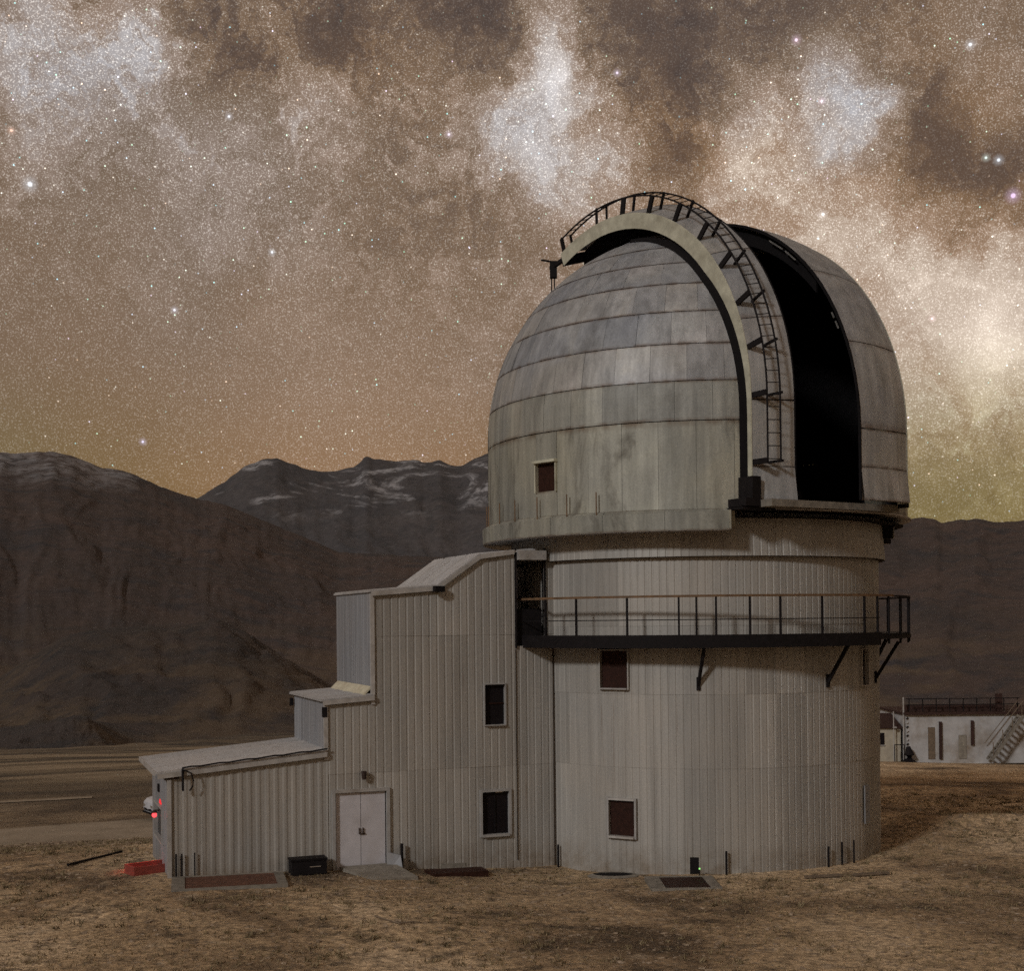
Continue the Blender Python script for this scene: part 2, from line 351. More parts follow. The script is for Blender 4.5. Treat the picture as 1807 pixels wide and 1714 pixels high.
mt, k, b = material('dry stony ground', .95)
ob = k.new('ShaderNodeTexCoord').outputs['Object']
gx, gy, gz = k.sep(ob)
p1 = k.noise(ob, .16, 5, .6, .5); p2 = k.noise(ob, 1.1, 6, .68); p3 = k.noise(ob, 5.5, 7, .74); p4 = k.noise(ob, .012, 6, .6, .8)
cl = k.ramp(p1, [(.36, (.15, .10, .056)), (.44, (.40, .28, .165)), (.53, (.57, .415, .25)), (.63, (.74, .565, .37))])
cl = k.mix(k.math('MULTIPLY', k.rng(p2, .53, .66), .8), cl, (.085, .062, .038, 1))
cl = k.mix(k.math('MULTIPLY', k.rng(p2, .30, .42, 1, 0), .8), cl, (.50, .40, .285, 1))
q3 = k.rng(p3, .34, .66, .34, 1.75); cl = k.mix(1.0, cl, k.comb(q3, q3, q3), 'MULTIPLY')
vo = k.new('ShaderNodeTexVoronoi'); vo.inputs['Scale'].default_value = 9; k.put(vo.inputs['Vector'], ob)
cl = k.mix(k.math('MULTIPLY', k.rng(vo.outputs['Distance'], .18, .28, 1, 0), k.rng(k.sep(vo.outputs['Color'])[0], .6, .65)), cl, (.34, .28, .22, 1))
cl = k.mix(k.math('MULTIPLY', k.math('MULTIPLY', k.rng(gz, -.1, -.9), k.rng(gx, -6, -12)), k.rng(k.noise(ob, .09, 5, .6), .3, .6, .55, .95)), cl, (.072, .052, .034, 1))     # darker brown on the lower slope at the left
dfar = k.rng(k.vm('DISTANCE', ob, tuple(CAM)), 86, 170)
farc = k.ramp(k.noise(k.comb(k.math('MULTIPLY', gx, .007), k.math('MULTIPLY', gy, .012), 0.0), 1.0, 9, .66, .8), [(.40, (.035, .027, .019)), (.46, (.10, .076, .047)), (.52, (.19, .145, .09)), (.60, (.32, .25, .165))])
farc = k.mix(k.rng(k.vm('DISTANCE', ob, tuple(CAM)), 500, 1900, 0, .8), farc, (.052, .040, .030, 1))
cl = k.mix(dfar, cl, farc)
k.put(b.inputs['Base Color'], cl)
bp = k.new('ShaderNodeBump'); bp.inputs['Strength'].default_value = 1.0; bp.inputs['Distance'].default_value = .14
k.put(bp.inputs['Height'], k.math('ADD', p3, k.math('MULTIPLY', p2, 1.5))); k.put(b.inputs['Normal'], bp.outputs[0])
M['ground'] = mt
tag(npobj('ground', V, F, mt), 'dry brown stony ground around the observatory', kind='structure')

# road on the left, below the plateau
mt, k, b = material('pale dirt road', .9)
ob = k.new('ShaderNodeTexCoord').outputs['Object']
cl = k.ramp(k.noise(ob, .35, 6, .65), [(.35, (.22, .18, .13)), (.65, (.34, .28, .21))])
k.put(b.inputs['Base Color'], cl)
ra = np.radians(np.linspace(-40, 2, 120)); rr_ = np.linspace(0, 1, 9)
def roadz(X, Y, A, Rr): return ground_z(X, Y)+.10+.02*np.sin(A*90)
A, T = np.meshgrid(ra, rr_); Rr = 70.5+T*9.0+2.2*(A+.35)*8
X = CAM.x+np.sin(A)*Rr/np.cos(A+.30); Y = CAM.y+np.cos(A)*Rr/np.cos(A+.30)
Z = ground_z(X, Y)+.12-.5*np.clip(abs(T-.5)*2-.8, 0, 1)
i = np.arange(8)[:, None]*120+np.arange(119)[None]
tag(npobj('road', np.stack([X, Y, Z], -1).reshape(-1, 3), np.stack([i, i+1, i+121, i+120], -1).reshape(-1, 4), mt), 'pale dirt road below the plateau at the left', kind='structure')

A, T = np.meshgrid(np.radians(np.linspace(-40, -17.5, 80)), np.linspace(0, 1, 5)); Rr = 101+T*4.5+40*np.maximum(0, A+.36)**1.2
X = CAM.x+np.sin(A)*Rr/np.cos(A+.30); Y = CAM.y+np.cos(A)*Rr/np.cos(A+.30); Z = ground_z(X, Y)+.05
i = np.arange(4)[:, None]*80+np.arange(79)[None]
tag(npobj('track', np.stack([X, Y, Z], -1).reshape(-1, 3), np.stack([i, i+1, i+81, i+80], -1).reshape(-1, 4), mt), 'narrow pale track beyond the dirt road at the left edge', kind='structure')

# ------------------------------------------------------------------ mountains
FAR = [(-180, 5), (-120, 6.5), (-80, 5), (-50, 6), (-30.75, 5.41), (-25.07, 4.54), (-16.59, 4.71), (-14.33, 4.97), (-13.18, 5.19), (-12.37, 5.74), (-11.31, 6.53), (-10.49, 6.87), (-9.9, 6.93), (-9.31, 6.7), (-8.72, 6.46), (-8.0, 6.35), (-7.29, 6.42), (-6.68, 6.59), (-6.37, 6.83), (-6.2, 7.02), (-5.84, 6.95), (-4.88, 6.86), (-4.03, 6.88), (-3.42, 6.76), (-3.06, 6.86), (-2.7, 6.69), (-2.09, 6.63), (-1.48, 6.94), (-.99, 7.16), (1.2, 7.37), (4.83, 6.59), (9.61, 5.53), (14.25, 4.2), (21.01, 3.09), (40, 4), (80, 6), (130, 4.5), (180, 5)]
NEAR = [(-180, 4), (-140, 5.5), (-100, 3.8), (-60, 5.6), (-34.21, 5.05), (-27.02, 6.85), (-23.03, 6.7), (-20.93, 6.91), (-20.3, 6.88), (-19.65, 6.99), (-18.89, 7.02), (-18.35, 6.9), (-17.69, 6.67), (-17.02, 6.41), (-16.24, 6.31), (-15.68, 6.16), (-14.67, 5.66), (-13.87, 5.4), (-13.18, 5.19), (-12.02, 4.94), (-10.16, 4.17), (-7.32, 2.97), (-2.49, 2.7), (2.37, 3.26), (7.2, 3.67), (11.94, 4.16), (14.25, 4.33), (15.95, 4.21), (16.5, 3.98), (17.17, 4.03), (17.62, 3.93), (17.9, 3.76), (18.28, 3.88), (19.15, 3.92), (19.69, 3.79), (20.23, 3.75), (21.01, 3.79), (23.99, 4.32), (30.7, 4.61), (37.35, 3.42), (60, 5), (100, 3.6), (140, 5.4), (180, 4)]
HILL = [(-60, -2), (-40, -1.2), (-28.95, -1.52), (-25.1, -2.94), (-22.25, -2.7), (-20.99, -2.05), (-19.7, -1.17), (-18.61, -.5), (-17.51, -.21), (-16.17, -.09), (-14.37, -.16), (-13.45, .02), (-12.52, .2), (-11.36, -.29), (-9.73, -1.45), (-7.37, -2.93), (-4.98, -4.17), (-.14, -5.2)]
CONE = [(-22.26, -5.2), (-21.0, -4.7), (-20.15, -4.39), (-19.29, -4.04), (-18.63, -3.79), (-18.08, -3.67), (-17.65, -3.77), (-17.09, -4.2), (-16.43, -4.8), (-15, -5.4)]
def mountain(name, prof, a0, a1, na, r_foot, r_crest, r_back, foot_z, mat, relief, label, freq=1.0, nv=150, jag=.05, seed=0):
    pa = np.array([p[0] for p in prof]); pe = np.array([p[1] for p in prof])
    if a1-a0 > 300: azd = np.concatenate([np.linspace(a0, -30, 150), np.linspace(-29.8, 29.8, na), np.linspace(30, a1, 150)])
    else: azd = np.linspace(a0, a1, na)
    az = np.radians(azd)
    el = np.interp(azd, pa, pe)+jag*(fbm(azd*2.4*freq+seed, azd*0+seed, 4)-.5)*2
    crest = CAM.z+np.tan(np.radians(el))*r_crest
    v = np.concatenate([np.linspace(0, 1, nv), np.linspace(1, 1.35, 18)[1:]])
    A, Vv = np.meshgrid(az, v); Cz = np.tile(crest, (len(v), 1)); H_ = Cz-foot_z
    warp_ = (fbm(A*14*freq+seed, Vv*3+5+seed, 4)-.5)*.10
    Rr = np.where(Vv <= 1, r_foot+(r_crest-r_foot)*Vv, r_crest+(r_back-r_crest)*(Vv-1)/.35)
    front = np.clip(Vv, 0, 1)
    base = front**1.25*.75+.25*front
    rg = ridged((A+warp_)*13*freq+seed, Vv*1.5+(A+warp_)*6*freq+seed, 4, .45)-.5
    rg2 = ridged((A+warp_*2)*46*freq+3+seed, Vv*5+A*25*freq+seed, 4, .5)-.5
    env = np.clip(front*(1-front**5)*2.6, 0, 1)
    rg3 = fbm(A*150*freq+seed, Vv*22+seed, 5, .6)-.5
    Z = foot_z+H_*base+env*relief*(rg+.22*rg2+.22*rg3)
    back = np.clip((Vv-1)/.35, 0, 1); Z = Z-back*H_*.8
    Z = np.minimum(Z, foot_z+(np.tan(np.radians(np.tile(el, (len(v), 1))))*Rr+CAM.z-foot_z)*np.where(Vv < 1, 1-.01*(1-front), 1) + (Vv > 1)*1e5)
    Z[0] -= 60
    X = CAM.x+np.sin(A)*Rr; Y = CAM.y+np.cos(A)*Rr; nA = len(az)
    i = np.arange(len(v)-1)[:, None]*nA+np.arange(nA-1)[None]
    o = npobj(name, np.stack([X, Y, Z], -1).reshape(-1, 3), np.stack([i, i+1, i+1+nA, i+nA], -1).reshape(-1, 4), mat)
    return tag(o, label, kind='structure')
def rock(name, a, b_, c, snow=0.0, z0=500, z1=900, sc_=1.0):
    mt, k, bs = material(name, .95)
    ob = k.new('ShaderNodeTexCoord').outputs['Object']; x, y, zz = k.sep(ob)
    s1 = k.noise(ob, .0013*sc_, 8, .66, .8); s2 = k.noise(ob, .005*sc_, 8, .7, .5); s3 = k.noise(ob, .03*sc_, 5, .75)
    cl = k.mix(k.rng(s1, .38, .62), a, b_); cl = k.mix(k.math('MULTIPLY', k.rng(s2, .48, .62), .8), cl, c)
    g = k.rng(s3, .25, .75, .6, 1.4); cl = k.mix(1.0, cl, k.comb(g, g, g), 'MULTIPLY')
    foot = k.math('MULTIPLY', k.rng(zz, 40, -120), k.rng(k.noise(ob, .004, 6, .65, .5), .45, .58))
    cl = k.mix(k.math('MULTIPLY', foot, .7), cl, (.115, .08, .048, 1))
    if snow:
        nrm = k.sep(k.new('ShaderNodeNewGeometry').outputs['Normal'])
        sn = k.noise(k.comb(k.math('MULTIPLY', x, .0016), k.math('MULTIPLY', y, .0006), k.math('MULTIPLY', zz, .004)), 1.0, 7, .62, 1.0)
        f = k.math('MULTIPLY', k.rng(sn, .53, .60), k.rng(zz, z0, z1))
        f = k.math('MULTIPLY', f, k.rng(k.noise(ob, .012, 5, .75), .42, .54, .1, 1))
        cl = k.mix(k.math('MULTIPLY', f, snow), cl, (.62, .63, .68, 1))
    k.put(bs.inputs['Base Color'], cl)
    bp = k.new('ShaderNodeBump'); bp.inputs['Strength'].default_value = .6; bp.inputs['Distance'].default_value = 22
    k.put(bp.inputs['Height'], s2); k.put(bs.inputs['Normal'], bp.outputs[0])
    return mt
M['rockf'] = rock('far slate rock', (.062, .060, .067, 1), (.080, .073, .076, 1), (.044, .045, .052, 1), .5, 560, 820)
M['rockn'] = rock('brown mountain rock', (.050, .039, .037, 1), (.080, .054, .046, 1), (.031, .030, .036, 1), .28, 480, 660)
M['rockh'] = rock('dark hill rock', (.036, .030, .029, 1), (.055, .041, .036, 1), (.025, .024, .027, 1), 0, sc_=2.5)
mountain('mountain_range_far', FAR, -180, 180, 520, 5200, 9000, 12000, -300, M['rockf'], 100, 'far slate mountain range streaked with snow', 1.0, 130, .07, 4)
mountain('mountain_range', NEAR, -180, 180, 620, 2300, 6000, 7500, -190, M['rockn'], 42, 'brown barren mountain range behind the valley', 1.3, 150, .05, 9)
mountain('hill_dark', HILL, -60, -.14, 300, 1750, 2800, 3800, -150, M['rockh'], 30, 'dark rounded hill at the foot of the mountains', 2.0, 90, .06, 2)
mountain('hill_small', CONE, -22.26, -15, 120, 1250, 1500, 1750, -118, M['rockh'], 8, 'small dark conical hill on the valley floor', 3.0, 50, .03, 6)

# ------------------------------------------------------------------ observatory building
building = thing('observatory_building', (0, 0, 0), 'round corrugated observatory tower with stepped stair annex and white door', 'building')
AB = R_(20.689); UU = Vector((math.cos(AB), math.sin(AB), 0)); NN = Vector((-math.sin(AB), math.cos(AB), 0))
CORNER = Vector((-14.147, -6.792, 0))
DEP = 4.06
def fp(u, d, z_): p = CORNER+UU*u+NN*d; return (p.x, p.y, z_)         # facade frame: u along, d depth into the building
RT = 5.364
def cp_(az, r, z_): a = R_(az); return (r*math.sin(a), -r*math.cos(a), z_)
PITCHW = [0, .085, .115, .185, .215]      # one rib
def ribs(u0, u1, pitch=.215, dep=.034):
    out = []; n = int(math.floor(u0/pitch))-1
    while n*pitch < u1+pitch:
        for q, dd in (((0, dep), (.70, dep), (.80, 0), (.92, 0)) if dep < .0125 else ((0, 0), (.34, 0), (.54, dep), (.80, dep))): out.append((n*pitch+q*pitch, dd))
        n += 1
    return out
def corr_wall(parent, mapf, u0, u1, z0, z1f, openings, tiers, sheet, mat, pitch=.215, dep=.012, breaks=(), name='wall_panel', jitter=.004):
    pr = ribs(u0, u1, pitch, dep); pu = [p[0] for p in pr]; pd = [p[1] for p in pr]
    ns = max(1, round((u1-u0)/sheet)); sh = [u0+(u1-u0)*i/ns for i in range(ns+1)]
    bs = sorted(set([round(v, 4) for v in pu if u0 < v < u1]+[round(v, 4) for v in sh]+[round(v, 4) for o in openings for v in o[:2] if u0 < v < u1]+[round(v, 4) for v in breaks if u0 < v < u1]))
    dat = {}
    for a, b_ in zip(bs[:-1], bs[1:]):
        if b_-a < 1e-4: continue
        mid = (a+b_)/2; si = min(ns-1, int((mid-u0)/(u1-u0)*ns))
        da, db = np.interp(a, pu, pd), np.interp(b_, pu, pd)
        lev = [z0]+list(tiers)
        for ti, zl in enumerate(lev):
            zt = lev[ti+1] if ti+1 < len(lev) else 1e9
            iv = [(zl, zt)]
            for o in openings:
                if o[0]-1e-4 <= a and b_ <= o[1]+1e-4:
                    nv = []
                    for (p, q) in iv:
                        if o[3] <= p or o[2] >= q: nv.append((p, q))
                        else:
                            if p < o[2]: nv.append((p, o[2]))
                            if o[3] < q: nv.append((o[3], q))
                    iv = nv
            for (p, q) in iv:
                qa, qb = min(q, z1f(a)), min(q, z1f(b_))
                if max(qa, qb)-p < .004: continue
                mb = dat.setdefault((si, ti), MB()); rj = random.Random(si*31+ti*7+int(u0*10)); j = rj.uniform(0, jitter)+ti*.008
                mb.add([mapf(a, da+j, p), mapf(b_, db+j, p), mapf(b_, db+j, max(qb, p)), mapf(a, da+j, max(qa, p))], [(0, 1, 2, 3)])
    for key in sorted(dat): dat[key].build(name, mat, parent)
# tower ---------------------------------------------------------------
TZ = 8.317
tower = MB()
n_ = 72
for i in range(n_):
    a, b2 = 360*i/n_, 360*(i+1)/n_
    tower.add([cp_(a, RT-.10, -.6), cp_(b2, RT-.10, -.6), cp_(b2, RT-.10, 9.4), cp_(a, RT-.10, 9.4)], [(0, 1, 2, 3)])
tower.add([cp_(360*i/n_, RT-.10, 9.4) for i in range(n_)], [tuple(range(n_))])
towerw = tower.build('tower_wall', M['seam'], building, True)
arc = lambda az: R_(az)*RT
TW = [(-36.0, -26.9, 4.84, 5.86), (-33.6, -25.3, .88, 1.87), (-9.9, -7.4, -.1, .43), (49.2, 53.9, 4.78, 5.81)]
ops = [(arc(a), arc(b2), c_, d_) for a, b2, c_, d_ in TW]
corr_wall(towerw, lambda u, d, z_: cp_(math.degrees(u/RT), RT+d-.034, z_), arc(-75), arc(115), -.6, lambda u: 8.45, ops, (2.74, 4.69, 6.5), .86, M['clad'], .2)
corr_wall(towerw, lambda u, d, z_: cp_(math.degrees(u/RT), RT+d-.034, z_), arc(115), arc(285), -.6, lambda u: 8.45, [], (4.69,), 1.72, M['clad'], .2)
corr_wall(towerw, lambda u, d, z_: cp_(math.degrees(u/RT), RT+.10+d+.07*(9.46-z_), z_), arc(-100), arc(115), TZ, lambda u: 9.46, [], (), 1.2, M['clad'], .2, name='skirt_panel')
corr_wall(towerw, lambda u, d, z_: cp_(math.degrees(u/RT), RT+.10+d+.07*(9.46-z_), z_), arc(115), arc(260), TZ, lambda u: 9.46, [], (), 2.4, M['clad'], .2, name='skirt_panel')
def ringplate(r0_, r1_, z_, a0, a1, th=.03, n=60):
    mb = MB()
    for i in range(n):
        a, b2 = a0+(a1-a0)*i/n, a0+(a1-a0)*(i+1)/n
        mb.hexa([cp_(a, r1_, z_), cp_(b2, r1_, z_), cp_(b2, r0_, z_), cp_(a, r0_, z_), cp_(a, r1_, z_+th), cp_(b2, r1_, z_+th), cp_(b2, r0_, z_+th), cp_(a, r0_, z_+th)])
    return mb
ringplate(RT-.05, RT+.17, TZ-.01, -100, 260, .02, 72).build('skirt_ledge', M['seam'], building)
# windows in the curved wall
def cyl_window(a0, a1, z0, z1, pane, frame=.07, label=None, split=False):
    fmat = M['whitef'] if frame > .05 else M['clad']
    am = (a0+a1)/2; wd = R_(a1-a0)*RT; c0 = Vector(cp_(am, RT, 0)); tx = Vector((math.cos(R_(am)), math.sin(R_(am)), 0)); nx = Vector((math.sin(R_(am)), -math.cos(R_(am)), 0))
    rz = R_(am)
    P_ = lambda s_, d, z_: tuple(c0+tx*s_+nx*d+Vector((0, 0, z_)))
    wroot = MB().box(P_(0, -.075, (z0+z1)/2), (wd, .02, z1-z0), rz).build('window', pane, building)
    if label: wroot['label'] = label
    for s_ in (-1, 1): MB().box(P_(s_*(wd/2+frame/2-.01), -.01, (z0+z1)/2), (frame, .15, z1-z0+2*frame), rz).build('window_frame', fmat, wroot)
    MB().box(P_(0, .0, z1+frame/2-.01), (wd-.024, .15, frame), rz).build('window_head', M['trim'], wroot)
    MB().box(P_(0, .02, z0-frame/2+.01), (wd-.024, .2, frame), rz).build('window_sill', M['trim'], wroot)
    return wroot
cyl_window(-35.8, -26.9, 4.84, 5.86, M['wood'], .035, 'brown boarded window under the balcony')
cyl_window(-33.5, -25.3, .90, 1.87, M['wood'], .055, 'brown boarded window in a pale frame near the ground')
cyl_window(49.4, 53.9, 4.80, 5.80, M['glass'], .03, 'narrow dark window at the right edge of the tower')
hb = R_(-8.6)
MB().box(cp_(-8.65, RT-.07, .15), (.22, .04, .62), hb).build('floor_hatch', M['black'], building)
MB().box(cp_(52, RT+.03, 1.5), (.30, .03, 1.05), R_(52)).build('wall_plate', M['cladl'], building)['label'] = 'thin grey-blue plate at the right of the tower wall'

# annex ---------------------------------------------------------------
top_pts = [(5.28, 7.48), (7.05, 7.62), (8.28, 8.48), (9.27, 8.62), (10.9, 8.62)]
def lowtop(u): return 2.97+.085*u
def midtop(u): return 4.64+.066*(u-4.0)
def talltop(u): return float(np.interp(u, [p[0] for p in top_pts], [p[1] for p in top_pts]))-.02
def facetop(u): return lowtop(u) if u < 4.035 else (midtop(u) if u < 5.30 else talltop(u))
FOP = [(4.20, 5.62, -.6, 2.25), (8.24, 9.12, .80, 2.05), (8.37, 9.0, 3.82, 4.96), (9.30, 10.16, 5.98, 8.34)]
core = MB()            # sheathing behind the sheets, with the balcony doorway left open
def core_wall(pts): core.add(pts, [tuple(range(len(pts)))])
for (ua, ub, tf) in ((.06, 4.05, lowtop), (4.05, 5.33, midtop)):
    core_wall([fp(ua, .09, -.6), fp(ub, .09, -.6), fp(ub, .09, tf(ub)-.03), fp(ua, .09, tf(ua)-.03)])
us = [5.33, 7.05, 8.28, 9.27, 9.30]
for a, b2 in zip(us[:-1], us[1:]): core_wall([fp(a, .09, -.6), fp(b2, .09, -.6), fp(b2, .09, talltop(b2)-.03), fp(a, .09, talltop(a)-.03)])
core_wall([fp(9.30, .09, -.6), fp(10.8, .09, -.6), fp(10.8, .09, 5.98), fp(9.30, .09, 5.98)])
core_wall([fp(9.30, .09, 8.34), fp(10.8, .09, 8.34), fp(10.8, .09, 8.6), fp(9.30, .09, 8.6)])
core_wall([fp(10.16, .09, 5.98), fp(10.8, .09, 5.98), fp(10.8, .09, 8.34), fp(10.16, .09, 8.34)])
for (u_, zb, zt) in ((.06, -.6, lowtop(0)-.03), (4.05, 2.8, midtop(4.05)-.03), (5.33, 4.3, talltop(5.33)-.03)):
    core_wall([fp(u_, .09, zb), fp(u_, DEP-.05, zb), fp(u_, DEP-.05, zt), fp(u_, .09, zt)])
bk = [(.06, lowtop), (4.05, lowtop), (4.05, midtop), (5.33, midtop), (5.33, talltop), (7.05, talltop), (8.28, talltop), (9.27, talltop), (10.8, talltop)]
core_wall([fp(.06, DEP-.05, -.6)]+[fp(u_, DEP-.05, t_(u_)-.03) for u_, t_ in bk]+[fp(10.8, DEP-.05, -.6)])
core_wall([fp(9.3, .09, 5.97), fp(10.8, .09, 5.97), fp(10.8, DEP-.1, 5.97), fp(9.3, DEP-.1, 5.97)])
annexw = core.build('annex_wall', M['lining'], building)
fm = lambda u, d, z_: fp(u, -d, z_)
corr_wall(annexw, fm, 0.0, 4.035, -.6, lowtop, FOP, (), .86, M['clad'], .23, .014)
corr_wall(annexw, fm, 4.035, 5.30, -.6, midtop, FOP, (2.7,), .9, M['clad'], .215)
corr_wall(annexw, fm, 5.30, 10.62, -.6, talltop, FOP, (2.7, 6.3), .88, M['clad'], .215, breaks=(7.05, 8.28, 9.27))
lm = lambda u0_: (lambda u, d, z_: fp(u0_-d, DEP-u, z_))
corr_wall(annexw, lm(0.0), 0, DEP, -.6, lambda u: lowtop(0), [(DEP-3.2, DEP-1.35, 1.0, 1.85)], (), 1.0, M['cladl'], .23, .012)
corr_wall(annexw, lm(4.0), 0, DEP, 2.9, lambda u: midtop(4.0), [], (), 1.0, M['cladl'], .215, .010)
corr_wall(annexw, lm(5.27), 0, DEP, 4.4, lambda u: talltop(5.28), [], (), 1.0, M['cladl'], .215, .010)
# corner posts / trims
for (u_, za, zb) in ((-.01, -.5, lowtop(0)-.02), (3.99, 3.1, midtop(4)-.02), (5.26, 4.5, talltop(5.28)-.02)):
    MB().box(fp(u_, -.02, (za+zb)/2), (.10, .10, zb-za), AB).build('corner_trim', M['trim'], annexw)
MB().box(fp(10.42, -.02, 2.7), (.025, .07, 6.4), AB).build('corner_trim', M['seam'], annexw)
MB().box(fp(9.31, -.045, 3.0), (.018, .02, 5.8), AB).build('corner_trim', M['seam'], annexw)
# roofs: ribbed sheets
def roof(ua, za, ub, zb, d0, d1, label, wid=1.05, th=.05, lip=True):
    first = None; n = max(1, round((d1-d0)/wid))
    for i in range(n):
        a, b2 = d0+(d1-d0)*i/n+.006, d0+(d1-d0)*(i+1)/n-.006; mb = MB(); m_ = 6
        prof = []
        for j in range(m_+1):
            dd = a+(b2-a)*j/m_; prof += [(dd, .0)] if j in (0, m_) else [(dd-.035, .0), (dd-.015, .028), (dd+.015, .028), (dd+.035, .0)]
        for (da, ha), (db, hb_) in zip(prof[:-1], prof[1:]):
            mb.hexa([fp(ua, da, za-th), fp(ub, da, zb-th), fp(ub, db, zb-th), fp(ua, db, za-th), fp(ua, da, za+ha), fp(ub, da, zb+ha), fp(ub, db, zb+hb_), fp(ua, db, za+hb_)])
        o = mb.build('roof_panel' if first else 'roof', M['roof'], building if not first else first)
        if not first: first = o; o['label'] = label
    return first
rl = roof(-.34, lowtop(-.34)+.04, 4.0, lowtop(4.0)+.04, -.10, DEP+.1, 'pale low lean-to roof of the annex')
rm = roof(3.86, midtop(3.86)+.04, 5.28, midtop(5.28)+.04, -.10, DEP+.1, 'small flat roof of the middle step')
rt1 = roof(5.20, talltop(5.20)+.06, 7.05, talltop(7.05)+.06, -.10, DEP+.1, 'flat roof of the tall stair block')
rt2 = roof(7.05, talltop(7.05)+.065, 8.28, talltop(8.28)+.065, -.10, DEP+.1, 'steep ribbed roof up to the tower')
rt3 = roof(8.28, talltop(8.28)+.06, 9.9, talltop(9.9)+.06, -.10, DEP*.75, 'upper flat roof beside the dome')
# fascia boards
for (ua, za, ub, zb, pr_) in ((-.30, lowtop(-.3)-.07, 4.0, lowtop(4.0)-.07, rl), (3.9, midtop(3.9)-.05, 5.28, midtop(5.28)-.05, rm), (5.22, talltop(5.22)-.03, 7.05, talltop(7.05)-.03, rt1), (7.05, talltop(7.05)-.03, 8.28, talltop(8.28)-.03, rt2), (8.28, talltop(8.28)-.03, 9.27, talltop(9.27)-.03, rt3)):
    MB().hexa([fp(ua, -.135, za-.06), fp(ub, -.135, zb-.06), fp(ub, -.105, zb-.06), fp(ua, -.105, za-.06), fp(ua, -.135, za+.06), fp(ub, -.135, zb+.06), fp(ub, -.105, zb+.06), fp(ua, -.105, za+.06)]).build('fascia', M['trim'], pr_)
MB().box(fp(-.355, DEP/2, lowtop(-.34)+.0), (.03, DEP+.1, .12), AB).build('fascia', M['trim'], rl)
# cream flashing at the foot of the tall block
MB().hexa([fp(4.98, .05, 4.74), fp(5.02, .05, 4.71), fp(5.02, DEP-.2, 4.71), fp(4.98, DEP-.2, 4.74), fp(5.23, .05, 4.98), fp(5.27, .05, 4.95), fp(5.27, DEP-.2, 4.95), fp(5.23, DEP-.2, 4.98)]).build('flashing', M['cream'], rm)
# gutter ends and cables
MB().box(fp(7.06, -.2, 7.55), (.28, .16, .16), AB+.2).build('gutter_end', M['black'], building)
MB().box(fp(3.96, -.02, 4.34), (.12, .12, .26), AB).build('wall_box', M['black'], building)
MB().box(fp(3.9, DEP-.05, 4.40), (.10, .1, .22), AB).build('wall_box', M['black'], building)
MB().box(fp(.05, -.06, 2.82), (.36, .05, .07), AB).build('gutter_end', M['lamp'], building)
cab = MB(); cab.tube([fp(.31, -.17, lowtop(.3)+.06), fp(.31, -.19, 2.5)], .03)
cab.tube([fp(.34, -.18, lowtop(.3)+.02), fp(.42, -.2, 2.99), fp(.52, -.2, 2.93), fp(.57, -.2, 2.75), fp(.55, -.2, 2.6), fp(.47, -.2, 2.5)], .018)
cab.build('cable', M['black'], building)
cab = MB(); cab.tube([fp(.3+3.7*i/16, -.15, lowtop(.3+3.7*i/16)+.075+.012*math.sin(i*2.1)) for i in range(17)], .022); cab.build('cable', M['black'], building)
# flat windows of the facade
def flat_window(u0_, u1_, z0, z1, pane, frame, label, mull=False):
    um, zm = (u0_+u1_)/2, (z0+z1)/2
    wr_ = MB().box(fp(um, .06, zm), (u1_-u0_, .02, z1-z0), AB).build('window', pane, building); wr_['label'] = label
    for s_ in (-1, 1): MB().box(fp(um+s_*((u1_-u0_)/2+frame/2-.012), -.01, zm), (frame, .13, z1-z0+2*frame-.02), AB).build('window_frame', M['whitef'], wr_)
    MB().box(fp(um, -.012, z1+frame/2-.012), (u1_-u0_-.026, .13, frame), AB).build('window_head', M['whitef'], wr_)
    MB().box(fp(um, -.03, z0-frame/2+.012), (u1_-u0_-.026, .18, frame), AB).build('window_sill', M['whitef'], wr_)
    if mull: MB().box(fp(um, .035, mull), (u1_-u0_-.03, .03, .03), AB).build('glazing_bar', M['wood'], wr_)
    return wr_
wa_ = flat_window(8.28, 9.08, .84, 2.02, M['glass'], .065, 'black window in a pale frame right of the door')
MB().box(fp(8.68, .035, 1.43), (.03, .03, 1.1), AB).build('glazing_bar', M['black'], wa_)
MB().box(fp(8.80, .03, 1.985), (.22, .02, .02), AB).build('glint_strip', M['polish'], wa_)
flat_window(8.38, 8.99, 3.83, 4.95, M['glass'], .03, 'dark window with a crossbar high on the stair block', 4.42)
# balcony doorway
MB().box(fp(9.76, -.14, 8.48), (.80, .26, .26), AB).build('lintel', M['trim'], building)['label'] = 'pale lintel box over the balcony doorway'
for u_ in (9.325, 10.19): MB().box(fp(u_, -.03, 7.3), (.045, .1, 2.75), AB).build('door_jamb', M['black'], building)
MB().box(fp(9.73, .07, 6.5), (.80, .03, 1.0), AB).build('door_panel', M['black'], building)
